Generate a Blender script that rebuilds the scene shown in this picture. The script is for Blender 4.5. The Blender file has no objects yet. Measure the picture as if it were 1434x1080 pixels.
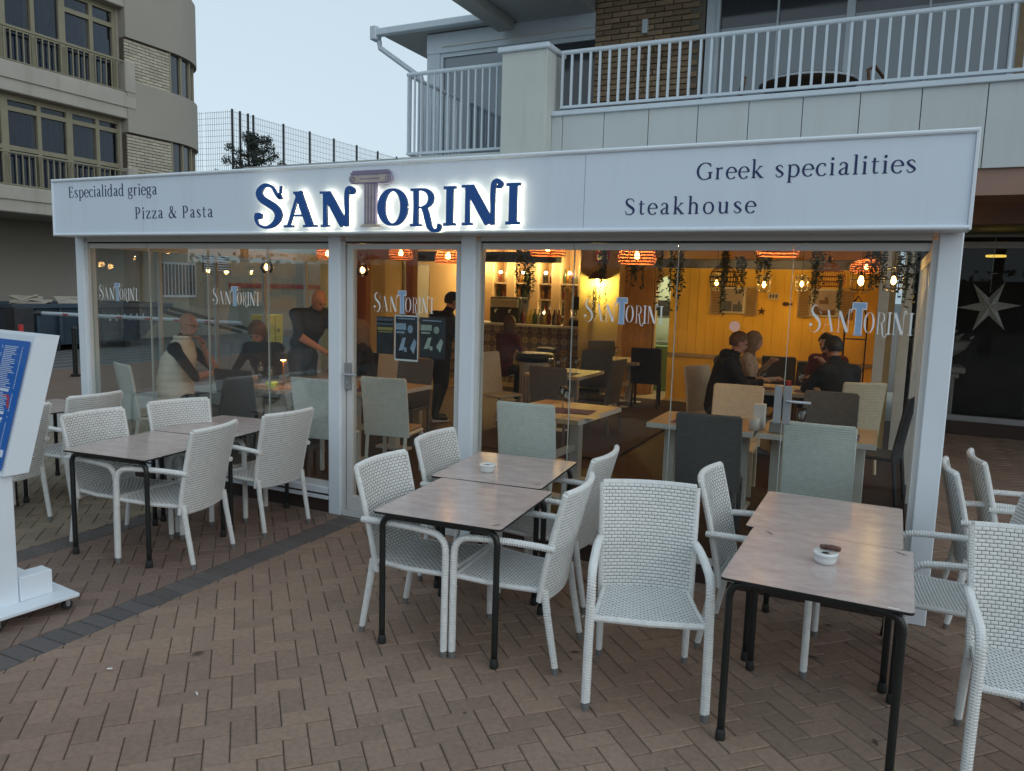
import bpy, bmesh, math, random
from math import sin, cos, pi, radians as RAD, sqrt
from mathutils import Vector, Matrix
random.seed(7)
SC = bpy.context.scene
COL = SC.collection
# ------------------------------------------------------------------ camera
cam_data = bpy.data.cameras.new('camera')
cam = bpy.data.objects.new('camera', cam_data)
COL.objects.link(cam)
cam_data.sensor_fit = 'HORIZONTAL'; cam_data.sensor_width = 36.0; cam_data.lens = 27.006
cam_data.clip_end = 2000.0; cam_data.clip_start = 0.05
YAW, PIT, ROL = 0.451, 0.1252, 0.0282
Fv = Vector((-sin(YAW)*cos(PIT), cos(YAW)*cos(PIT), -sin(PIT)))
Rv = Vector((cos(YAW), sin(YAW), 0)); Uv = Rv.cross(Fv)
R2 = Rv*cos(ROL)+Uv*sin(ROL); U2 = -Rv*sin(ROL)+Uv*cos(ROL)
CAMP = Vector((0, -4.7431, 1.9119))
cam.matrix_world = Matrix(((R2.x, U2.x, -Fv.x, CAMP.x), (R2.y, U2.y, -Fv.y, CAMP.y), (R2.z, U2.z, -Fv.z, CAMP.z), (0, 0, 0, 1)))
SC.camera = cam
# ------------------------------------------------------------------ sky, sun, exposure
SC.view_settings.view_transform = 'Standard'; SC.view_settings.look = 'None'
SC.view_settings.exposure = 0.0; SC.view_settings.gamma = 1.0; SC.view_settings.use_curve_mapping = False
SUN_EL, SUN_AZ = RAD(28), RAD(115)
world = bpy.data.worlds.new('World'); SC.world = world; world.use_nodes = True
wn = world.node_tree; wn.nodes.clear()
w_out = wn.nodes.new('ShaderNodeOutputWorld')
w_sky = wn.nodes.new('ShaderNodeTexSky'); w_sky.sky_type = 'NISHITA'; w_sky.sun_disc = False
w_sky.sun_elevation = SUN_EL; w_sky.sun_rotation = SUN_AZ; w_sky.air_density = 1.0; w_sky.dust_density = 2.0
w_hs = wn.nodes.new('ShaderNodeHueSaturation'); w_hs.inputs['Saturation'].default_value = 0.35
w_bg1 = wn.nodes.new('ShaderNodeBackground'); w_bg1.inputs['Strength'].default_value = 0.05
wn.links.new(w_sky.outputs[0], w_hs.inputs['Color']); wn.links.new(w_hs.outputs[0], w_bg1.inputs['Color'])
# even overcast cloud layer, a little paler overhead
w_tc = wn.nodes.new('ShaderNodeTexCoord'); w_sx = wn.nodes.new('ShaderNodeSeparateXYZ')
w_no = wn.nodes.new('ShaderNodeTexNoise'); w_no.inputs['Scale'].default_value = 1.6; w_no.inputs['Detail'].default_value = 3
w_ma = wn.nodes.new('ShaderNodeMath'); w_ma.operation = 'MULTIPLY_ADD'; w_ma.inputs[1].default_value = 0.16; w_ma.inputs[2].default_value = -0.08
w_ad = wn.nodes.new('ShaderNodeMath'); w_ad.operation = 'ADD'
w_cr = wn.nodes.new('ShaderNodeValToRGB')
w_cr.color_ramp.elements[0].position = 0.0; w_cr.color_ramp.elements[0].color = (0.40, 0.53, 0.62, 1)
w_cr.color_ramp.elements[1].position = 0.75; w_cr.color_ramp.elements[1].color = (0.525, 0.66, 0.74, 1)
w_bg2 = wn.nodes.new('ShaderNodeBackground'); w_bg2.inputs['Strength'].default_value = 0.92
w_addS = wn.nodes.new('ShaderNodeAddShader')
wn.links.new(w_tc.outputs['Generated'], w_sx.inputs[0]); wn.links.new(w_tc.outputs['Generated'], w_no.inputs['Vector'])
wn.links.new(w_no.outputs['Fac'], w_ma.inputs[0]); wn.links.new(w_ma.outputs[0], w_ad.inputs[0]); wn.links.new(w_sx.outputs['Z'], w_ad.inputs[1])
wn.links.new(w_ad.outputs[0], w_cr.inputs['Fac']); wn.links.new(w_cr.outputs['Color'], w_bg2.inputs['Color'])
wn.links.new(w_bg1.outputs[0], w_addS.inputs[0]); wn.links.new(w_bg2.outputs[0], w_addS.inputs[1]); wn.links.new(w_addS.outputs[0], w_out.inputs['Surface'])
sun_d = bpy.data.lights.new('sun', 'SUN'); sun_d.energy = 0.15; sun_d.angle = RAD(60); sun_d.color = (1.0, 0.95, 0.9)
sun = bpy.data.objects.new('sun', sun_d); COL.objects.link(sun)
sdir = Vector((sin(SUN_AZ)*cos(SUN_EL), cos(SUN_AZ)*cos(SUN_EL), sin(SUN_EL)))
sun.rotation_euler = sdir.to_track_quat('Z', 'Y').to_euler()
SC.cycles.use_denoising = True
SC.cycles.max_bounces = 8; SC.cycles.transparent_max_bounces = 24; SC.cycles.sample_clamp_indirect = 4.0
SC.cycles.caustics_reflective = False; SC.cycles.caustics_refractive = False

# ------------------------------------------------------------------ materials
def _new(name):
    m = bpy.data.materials.new(name); m.use_nodes = True
    nt = m.node_tree; b = nt.nodes['Principled BSDF']
    return m, nt, b
def mat(name, col, rough=0.6, var=0.12, scale=6.0, bump=0.0, bscale=60.0, metal=0.0, spec=0.5, dirt=0.0, dcol=(.08, .07, .06), rnd=0.0, coord='Object', emit=None, estr=0.0, sub=0.0, coat=0.0, streak=False):
    m, nt, b = _new(name); N = nt.nodes; L = nt.links
    tc = N.new('ShaderNodeTexCoord')
    n = N.new('ShaderNodeTexNoise'); n.inputs['Scale'].default_value = scale; n.inputs['Detail'].default_value = 6
    L.new(tc.outputs[coord], n.inputs['Vector'])
    mr = N.new('ShaderNodeMapRange'); mr.inputs['From Min'].default_value = .25; mr.inputs['From Max'].default_value = .75
    mr.inputs['To Min'].default_value = 1-var; mr.inputs['To Max'].default_value = 1+var
    L.new(n.outputs['Fac'], mr.inputs['Value'])
    mx = N.new('ShaderNodeMix'); mx.data_type = 'RGBA'; mx.blend_type = 'MULTIPLY'; mx.inputs[0].default_value = 1
    mx.inputs[6].default_value = (*col, 1); L.new(mr.outputs[0], mx.inputs[7]); last = mx.outputs[2]
    if rnd:
        g = N.new('ShaderNodeNewGeometry'); oi = N.new('ShaderNodeObjectInfo')
        a = N.new('ShaderNodeMath'); a.operation = 'ADD'; L.new(g.outputs['Random Per Island'], a.inputs[0]); L.new(oi.outputs['Random'], a.inputs[1])
        f = N.new('ShaderNodeMath'); f.operation = 'FRACT'; L.new(a.outputs[0], f.inputs[0])
        r2 = N.new('ShaderNodeMapRange'); r2.inputs['To Min'].default_value = 1-rnd; r2.inputs['To Max'].default_value = 1+rnd; L.new(f.outputs[0], r2.inputs['Value'])
        m2 = N.new('ShaderNodeMix'); m2.data_type = 'RGBA'; m2.blend_type = 'MULTIPLY'; m2.inputs[0].default_value = 1
        L.new(last, m2.inputs[6]); L.new(r2.outputs[0], m2.inputs[7]); last = m2.outputs[2]
    if dirt:
        n2 = N.new('ShaderNodeTexNoise'); n2.inputs['Scale'].default_value = scale*.35; n2.inputs['Detail'].default_value = 10; n2.inputs['Roughness'].default_value = .7
        if streak:
            mp = N.new('ShaderNodeMapping'); mp.inputs['Scale'].default_value = (9, 9, .7); L.new(tc.outputs[coord], mp.inputs[0]); L.new(mp.outputs[0], n2.inputs['Vector'])
        else: L.new(tc.outputs[coord], n2.inputs['Vector'])
        r3 = N.new('ShaderNodeMapRange'); r3.inputs['From Min'].default_value = .5; r3.inputs['From Max'].default_value = .8; r3.inputs['To Max'].default_value = dirt
        L.new(n2.outputs['Fac'], r3.inputs['Value'])
        m3 = N.new('ShaderNodeMix'); m3.data_type = 'RGBA'; L.new(r3.outputs[0], m3.inputs[0]); L.new(last, m3.inputs[6]); m3.inputs[7].default_value = (*dcol, 1); last = m3.outputs[2]
    L.new(last, b.inputs['Base Color'])
    rr = N.new('ShaderNodeMapRange'); rr.inputs['To Min'].default_value = max(0, rough-.08); rr.inputs['To Max'].default_value = min(1, rough+.08)
    L.new(n.outputs['Fac'], rr.inputs['Value']); L.new(rr.outputs[0], b.inputs['Roughness'])
    b.inputs['Metallic'].default_value = metal; b.inputs['Specular IOR Level'].default_value = spec
    if coat: b.inputs['Coat Weight'].default_value = coat
    if bump:
        nb = N.new('ShaderNodeTexNoise'); nb.inputs['Scale'].default_value = bscale; nb.inputs['Detail'].default_value = 5
        L.new(tc.outputs[coord], nb.inputs['Vector'])
        bp = N.new('ShaderNodeBump'); bp.inputs['Strength'].default_value = bump; bp.inputs['Distance'].default_value = .01
        L.new(nb.outputs['Fac'], bp.inputs['Height']); L.new(bp.outputs[0], b.inputs['Normal'])
    if emit: b.inputs['Emission Color'].default_value = (*emit, 1); b.inputs['Emission Strength'].default_value = estr
    return m
def emat(name, col, s):
    m, nt, b = _new(name); b.inputs['Base Color'].default_value = (*col, 1)
    b.inputs['Emission Color'].default_value = (*col, 1); b.inputs['Emission Strength'].default_value = s
    return m
def glassmat(name, tint=(.93, .96, .95), rmin=.05, rmax=.95, rough=0.0, dust=0.0, rmul=1.0):
    m, nt, b = _new(name); N = nt.nodes; L = nt.links; N.remove(b)
    out = N['Material Output']; t = N.new('ShaderNodeBsdfTransparent'); t.inputs[0].default_value = (*tint, 1)
    g = N.new('ShaderNodeBsdfGlossy'); g.inputs['Roughness'].default_value = rough; g.inputs['Color'].default_value = (1, 1, 1, 1)
    fr = N.new('ShaderNodeFresnel'); fr.inputs['IOR'].default_value = 1.5
    mu = N.new('ShaderNodeMath'); mu.operation = 'MULTIPLY'; mu.inputs[1].default_value = rmul; L.new(fr.outputs[0], mu.inputs[0])
    mx = N.new('ShaderNodeMixShader'); L.new(mu.outputs[0], mx.inputs[0]); L.new(t.outputs[0], mx.inputs[1]); L.new(g.outputs[0], mx.inputs[2])
    if dust:
        d = N.new('ShaderNodeBsdfDiffuse'); d.inputs[0].default_value = (.6, .62, .62, 1)
        n = N.new('ShaderNodeTexNoise'); n.inputs['Scale'].default_value = 2.5; n.inputs['Detail'].default_value = 8
        tc = N.new('ShaderNodeTexCoord'); L.new(tc.outputs['Object'], n.inputs['Vector'])
        mr = N.new('ShaderNodeMapRange'); mr.inputs['To Max'].default_value = dust*2; L.new(n.outputs['Fac'], mr.inputs['Value'])
        m2 = N.new('ShaderNodeMixShader'); L.new(mr.outputs[0], m2.inputs[0]); L.new(mx.outputs[0], m2.inputs[1]); L.new(d.outputs[0], m2.inputs[2])
        L.new(m2.outputs[0], out.inputs['Surface'])
    else: L.new(mx.outputs[0], out.inputs['Surface'])
    return m
M = {}
M['alu'] = mat('white_painted_metal', (.74, .81, .88), .35, .03, 3, dirt=.06)
M['alu2'] = mat('pale_metal_trim', (.62, .63, .62), .4, .05, 4)
M['panel'] = mat('white_sign_panel', (.70, .79, .90), .32, .03, 1.2, dirt=.22, dcol=(.42, .43, .45), streak=True)
M['brown_base'] = mat('dark_brown_plinth', (.045, .03, .026), .5, .2, 5)
M['grey_metal'] = mat('grey_metal', (.3, .31, .32), .4, .08, 8, metal=.3)
M['steel'] = mat('brushed_steel', (.5, .52, .55), .32, .08, 20, metal=.8)
M['black'] = mat('black_paint', (.012, .014, .014), .38, .15, 10)
M['dark'] = mat('dark_grey', (.03, .03, .032), .6, .2, 6)
M['rubber'] = mat('black_rubber', (.02, .02, .02), .8, .1, 10)
M['cap'] = mat('grey_foot_plastic', (.16, .16, .16), .6, .1, 20)
M['wicker'] = mat('white_wicker', (.70, .715, .71), .42, .07, 30, dirt=.18, dcol=(.36, .33, .28))
M['gap'] = mat('wicker_gap_shade', (.22, .225, .215), .8, .1, 30)  # shade between the strands, put into the colour of the sunken faces
M['wicker_grey'] = mat('grey_wicker', (.10, .10, .095), .55, .15, 30)
M['wicker_cream'] = mat('cream_wicker', (.62, .56, .42), .5, .1, 30)
M['wicker_in'] = mat('pale_wicker', (.76, .80, .75), .5, .08, 30)
M['wicker_black'] = mat('black_wicker', (.02, .02, .025), .5, .15, 30)
M['cushion'] = mat('tan_cushion', (.38, .30, .20), .85, .1, 30)
M['glass'] = glassmat('clear_glass', (.93, .95, .945), dust=.006, rmul=.26)
M['glass_edge'] = mat('glass_edge', (.45, .52, .5), .2, .05, 5)
M['skyglass'] = mat('sky_painted_glass', (.10, .135, .17), .05, .12, .6, spec=1.0, coat=1.0)  # bluish sky reflection put into the base colour of these panes
M['winglass'] = mat('dark_window_glass', (.035, .04, .05), .06, .1, 1, spec=.8)
M['tinted'] = glassmat('tinted_window_glass', (.52, .56, .62), rmul=.7)
M['curtain'] = mat('blue_grey_curtain', (.16, .18, .24), .8, .3, 14)
M['render_white'] = mat('white_render', (.52, .55, .53), .85, .05, 2, bump=.25, bscale=40, dirt=.4, dcol=(.36, .33, .27), streak=True)
M['panel_white'] = mat('white_cladding', (.50, .545, .55), .5, .04, 1.5, dirt=.35, dcol=(.38, .36, .30), streak=True)
M['rail'] = mat('grey_white_rail_paint', (.56, .64, .71), .4, .05, 6)
M['ubrick'] = mat('tan_brick', (.27, .195, .125), .9, .15, 20, bump=.5, bscale=90, rnd=.28)
M['mortar'] = mat('grey_mortar', (.16, .145, .12), .95, .1, 20)
M['mortar_dark'] = mat('dark_mortar', (.09, .075, .055), .95, .1, 20)
M['beige'] = mat('beige_render', (.32, .30, .26), .92, .07, .5, bump=.2, bscale=30, dirt=.25, dcol=(.26, .23, .17))
M['slab'] = mat('weathered_concrete', (.38, .36, .315), .9, .1, .8, bump=.3, bscale=20, dirt=.55, dcol=(.22, .19, .14), streak=True)
M['cbrick'] = mat('cream_brick', (.42, .39, .31), .85, .1, 10, rnd=.14)
M['tanmetal'] = mat('olive_tan_window_frame', (.24, .22, .15), .6, .1, 3, dirt=.2)
M['brown_soffit'] = mat('brown_soffit', (.27, .17, .135), .7, .1, 2)
M['soffit'] = mat('grey_soffit_paint', (.36, .38, .38), .8, .05, 2)
M['asphalt'] = mat('street_asphalt', (.085, .09, .092), .9, .15, 1.5, bump=.4, bscale=60, dirt=.3, dcol=(.09, .09, .09))
M['kerb'] = mat('kerb_concrete', (.36, .35, .33), .9, .1, 3, bump=.3, bscale=50)
M['red_paving'] = mat('reddish_side_paving', (.17, .115, .09), .9, .12, 2, bump=.3, bscale=40)
M['roadpaint'] = mat('road_paint', (.14, .145, .145), .8, .2, 5)
def brickmat(name, a, b, sc=1.0):
    m = mat(name, a, .82, .17, 38, bump=.6, bscale=220, rnd=.12, coord='Generated', dirt=.22, dcol=(.08, .062, .05))
    nt = m.node_tree; N = nt.nodes; L = nt.links; bs = N['Principled BSDF']
    src = bs.inputs['Base Color'].links[0].from_socket
    g = N.new('ShaderNodeNewGeometry'); 
    for nd in N:
        if nd.type == 'TEX_NOISE': 
            for l in list(nd.inputs['Vector'].links): L.remove(l)
            L.new(g.outputs['Position'], nd.inputs['Vector'])
    n = N.new('ShaderNodeTexNoise'); n.inputs['Scale'].default_value = .9*sc; n.inputs['Detail'].default_value = 4; n.inputs['Roughness'].default_value = .6
    L.new(g.outputs['Position'], n.inputs['Vector'])
    mr = N.new('ShaderNodeMapRange'); mr.inputs['From Min'].default_value = .38; mr.inputs['From Max'].default_value = .62; L.new(n.outputs['Fac'], mr.inputs['Value'])
    dv = tuple(b[i]/a[i] for i in range(3))
    mc = N.new('ShaderNodeMix'); mc.data_type = 'RGBA'; L.new(mr.outputs[0], mc.inputs[0]); mc.inputs[6].default_value = (1, 1, 1, 1); mc.inputs[7].default_value = (*dv, 1)
    mm = N.new('ShaderNodeMix'); mm.data_type = 'RGBA'; mm.blend_type = 'MULTIPLY'; mm.inputs[0].default_value = 1
    L.new(src, mm.inputs[6]); L.new(mc.outputs[2], mm.inputs[7])
    # small dark chewing-gum and drip stains
    vo = N.new('ShaderNodeTexVoronoi'); vo.inputs['Scale'].default_value = 2.3; L.new(g.outputs['Position'], vo.inputs['Vector'])
    st = N.new('ShaderNodeMapRange'); st.inputs['From Min'].default_value = .028; st.inputs['From Max'].default_value = .04; st.inputs['To Min'].default_value = .75; st.inputs['To Max'].default_value = 0; L.new(vo.outputs['Distance'], st.inputs['Value'])
    ms = N.new('ShaderNodeMix'); ms.data_type = 'RGBA'; L.new(st.outputs[0], ms.inputs[0]); L.new(mm.outputs[2], ms.inputs[6]); ms.inputs[7].default_value = (.04, .037, .035, 1)
    L.new(ms.outputs[2], bs.inputs['Base Color'])
    return m
M['brick_a'] = brickmat('pinkish_grey_paver', (.290, .208, .156), (.265, .180, .138))
M['brick_b'] = brickmat('reddish_paver', (.23, .162, .132), (.205, .142, .116))
M['brick_c'] = brickmat('yellowish_paver', (.28, .235, .17), (.235, .19, .145))
M['band'] = brickmat('charcoal_paver', (.10, .092, .094), (.12, .106, .102))
M['joint'] = mat('sand_joint', (.14, .112, .09), .95, .2, 8)
M['joint_pale'] = mat('pale_joint', (.26, .235, .21), .95, .2, 8)
def laminate():
    m, nt, b = _new('rose_grey_laminate'); N = nt.nodes; L = nt.links
    tc = N.new('ShaderNodeTexCoord'); mp = N.new('ShaderNodeMapping'); mp.inputs['Scale'].default_value = (1.0, 1.8, 1); L.new(tc.outputs['Object'], mp.inputs[0])
    oi = N.new('ShaderNodeObjectInfo'); ad = N.new('ShaderNodeVectorMath'); ad.operation = 'ADD'; L.new(mp.outputs[0], ad.inputs[0]); L.new(oi.outputs['Location'], ad.inputs[1])
    n = N.new('ShaderNodeTexNoise'); n.inputs['Scale'].default_value = 7; n.inputs['Detail'].default_value = 5; n.inputs['Roughness'].default_value = .72; L.new(ad.outputs[0], n.inputs['Vector'])
    r = N.new('ShaderNodeValToRGB'); e = r.color_ramp.elements
    e[0].position = .30; e[0].color = (.44, .36, .345, 1); e[1].position = .70; e[1].color = (.58, .50, .48, 1)
    x = r.color_ramp.elements.new(.5); x.color = (.51, .43, .41, 1)
    L.new(n.outputs['Fac'], r.inputs[0]); L.new(r.outputs[0], b.inputs['Base Color'])
    rr = N.new('ShaderNodeMapRange'); rr.inputs['To Min'].default_value = .16; rr.inputs['To Max'].default_value = .28; L.new(n.outputs['Fac'], rr.inputs['Value']); L.new(rr.outputs[0], b.inputs['Roughness'])
    b.inputs['Specular IOR Level'].default_value = .6
    return m
M['laminate'] = laminate()
M['ceramic'] = mat('white_ceramic', (.74, .78, .78), .22, .02, 5, coat=.4)
M['cigar'] = mat('dark_red_brown_leaf', (.09, .03, .02), .4, .5, 50, coat=.3)
M['scratch'] = mat('dark_scratch', (.05, .035, .035), .7, .2, 50)
M['blue'] = mat('blue_letter_face', (.008, .085, .33), .4, .05, 5)
M['navy'] = mat('navy_vinyl_letters', (.012, .022, .11), .5, .02, 5)
M['navy_side'] = mat('dark_letter_return', (.02, .03, .06), .5, .05, 5)
M['col_tan'] = mat('stone_tan_print', (.48, .42, .38), .6, .2, 14)
M['col_purple'] = mat('faded_purple_print', (.24, .21, .32), .6, .2, 14)
M['halo'] = emat('warm_white_led', (1.0, .92, .70), 6.5)
M['decal_white'] = mat('white_vinyl', (.80, .83, .85), .6, .02, 5)
M['decal_blue'] = mat('light_blue_vinyl', (.28, .42, .62), .6, .02, 5)
M['menu_blue'] = mat('blue_menu_print', (.008, .13, .50), .3, .05, 3, coat=.3)
M['print_white'] = mat('white_print', (.62, .70, .82), .6, .05, 5)
M['red'] = mat('red_print', (.5, .04, .04), .5, .1, 5)
M['yellow_wall'] = mat('ochre_boarded_wall', (.85, .53, .07), .75, .22, 1.2, bump=.2, bscale=12, dirt=.3, dcol=(.45, .2, .03))
M['cream_wall'] = mat('cream_interior_wall', (.56, .40, .20), .85, .06, 2)
M['terracotta'] = mat('terracotta_paint', (.40, .13, .05), .7, .1, 2)
M['ceil'] = mat('interior_ceiling_paint', (.46, .30, .22), .9, .08, 1)
M['floor_in'] = mat('dark_red_wood_floor', (.038, .015, .010), .60, .3, 3)
M['floor_light'] = mat('pale_kitchen_floor', (.45, .36, .22), .5, .1, 3)
M['carpet'] = mat('plum_carpet', (.05, .034, .038), .95, .2, 40)
M['beam_blue'] = mat('blue_grey_beam', (.10, .11, .14), .7, .1, 3)
M['oak'] = mat('pale_oak', (.42, .32, .20), .5, .18, 6)
M['whitewood'] = mat('white_painted_wood', (.60, .60, .56), .6, .08, 5)
M['brownwood'] = mat('brown_wood', (.15, .08, .04), .5, .25, 8)
M['boards'] = mat('honey_boards', (.50, .28, .09), .6, .25, 4)
M['rattan'] = mat('orange_rattan', (.42, .15, .05), .6, .2, 30)
M['rattan_dark'] = mat('dark_rattan', (.07, .04, .025), .7, .2, 30)
M['bulb'] = emat('warm_filament_bulb', (1.0, .50, .14), 30.0)
M['bulb_white'] = emat('warm_white_bulb', (1.0, .78, .42), 22.0)
M['leaf'] = mat('dusty_green_leaves', (.055, .075, .035), .6, .35, 12, rnd=.35)
M['leaf2'] = mat('dark_tree_leaves', (.022, .034, .026), .6, .35, 12, rnd=.4)
M['bark'] = mat('tree_bark', (.07, .05, .04), .9, .3, 10)
M['skin'] = mat('skin', (.50, .27, .19), .55, .08, 8)
M['hair_brown'] = mat('brown_hair', (.14, .07, .035), .6, .3, 40)
M['hair_dark'] = mat('dark_hair', (.02, .016, .014), .6, .3, 40)
M['hair_blonde'] = mat('ash_blonde_hair', (.20, .13, .075), .6, .3, 40)
M['cloth_black'] = mat('black_cloth', (.014, .014, .018), .9, .2, 10, bump=.9, bscale=9)
M['cloth_navy'] = mat('slate_blue_cloth', (.045, .06, .085), .9, .2, 10, bump=.3, bscale=20)
M['cloth_grey'] = mat('charcoal_cloth', (.03, .032, .036), .9, .2, 10, bump=.3, bscale=20)
M['cloth_maroon'] = mat('maroon_cloth', (.09, .012, .025), .9, .2, 10)
M['cloth_red'] = mat('red_check_cloth', (.13, .03, .03), .9, .4, 40)
M['jeans'] = mat('blue_jeans', (.06, .12, .2), .9, .2, 20)
M['cloth_spot'] = mat('spotted_cream_blouse', (.42, .33, .25), .9, .1, 10, dirt=1.0, dcol=(.05, .03, .03))
M['cloth_spot'].node_tree.nodes['Noise Texture.001'].inputs['Scale'].default_value = 22
M['vest'] = mat('cream_quilted_nylon', (.85, .82, .70), .6, .06, 8)
M['shoe'] = mat('black_shoe', (.015, .015, .015), .5, .1, 10)
M['sole'] = mat('white_sole', (.6, .6, .58), .6, .05, 10)
M['skip'] = mat('navy_skip_paint', (.035, .058, .085), .6, .3, 1.5, dirt=.6, dcol=(.10, .085, .07))
M['rubble'] = mat('broken_board', (.45, .42, .36), .9, .2, 4)
M['far_wall'] = mat('greenish_cream_wall', (.25, .25, .205), .9, .06, .5, dirt=.2, dcol=(.3, .28, .2))
M['yellow'] = mat('yellow_cabinet_paint', (.66, .47, .05), .5, .1, 3)
M['redband'] = mat('dull_red_band', (.28, .05, .045), .7, .1, 3)
M['poster_dark'] = mat('dark_poster_paper', (.018, .022, .03), .4, .6, 9)
M['poster_blue'] = mat('pale_blue_print', (.30, .42, .55), .5, .3, 20)
M['poster_green'] = mat('pale_green_print', (.35, .45, .38), .5, .3, 20)
M['gold'] = mat('gold_print', (.35, .30, .08), .5, .2, 20)
M['star'] = mat('silver_paper_star', (.75, .74, .72), .6, .25, 30)
M['stone'] = mat('grey_stone', (.32, .31, .29), .8, .2, 6, bump=.3)
M['shopdark'] = mat('dark_shop_interior', (.04, .038, .04), .8, .3, 2)
M['tile_dark'] = mat('dark_brown_tile', (.05, .035, .03), .3, .2, 2)
M['wine'] = mat('white_wine', (.5, .42, .15), .1, .05, 3)
M['lime'] = mat('lime_green_glass', (.35, .5, .05), .3, .1, 5, emit=(.5, .6, .05), estr=.25)  # faint glow put into the bowl's glass, which is no lamp
M['glassware'] = glassmat('thin_glassware', (.93, .95, .95), rmul=2.2)
M['napkin'] = mat('white_paper', (.72, .72, .70), .8, .03, 5)
M['placemat'] = mat('purple_placemat', (.10, .06, .13), .8, .2, 20)
M['pink'] = mat('salmon_round_sticker', (.85, .46, .34), .6, .02, 5)
for k, c in dict(b1=(.05, .09, .03), b2=(.25, .12, .02), b3=(.35, .33, .28), b4=(.16, .02, .02), b5=(.02, .02, .02), b6=(.5, .35, .08)).items():
    M['bottle_'+k] = mat('bottle_'+k+'_glass', c, .12, .1, 6, coat=.5)
def tilemat():
    m, nt, b = _new('diamond_pattern_tile'); N = nt.nodes; L = nt.links
    tc = N.new('ShaderNodeTexCoord'); mp = N.new('ShaderNodeMapping'); mp.inputs['Rotation'].default_value = (0, RAD(45), 0); mp.inputs['Scale'].default_value = (7, 7, 7)
    L.new(tc.outputs['Object'], mp.inputs[0]); ch = N.new('ShaderNodeTexChecker'); ch.inputs['Scale'].default_value = 1; L.new(mp.outputs[0], ch.inputs[0])
    ch.inputs[1].default_value = (.42, .33, .22, 1); ch.inputs[2].default_value = (.17, .13, .10, 1)
    sp = N.new('ShaderNodeTexChecker'); sp.inputs['Scale'].default_value = 3; L.new(mp.outputs[0], sp.inputs[0]); sp.inputs[1].default_value = (1, 1, 1, 1); sp.inputs[2].default_value = (.6, .6, .62, 1)
    mx = N.new('ShaderNodeMix'); mx.data_type = 'RGBA'; mx.blend_type = 'MULTIPLY'; mx.inputs[0].default_value = 1; L.new(ch.outputs[0], mx.inputs[6]); L.new(sp.outputs[0], mx.inputs[7])
    L.new(mx.outputs[2], b.inputs['Base Color']); b.inputs['Roughness'].default_value = .35
    return m
M['bartile'] = tilemat()

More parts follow.
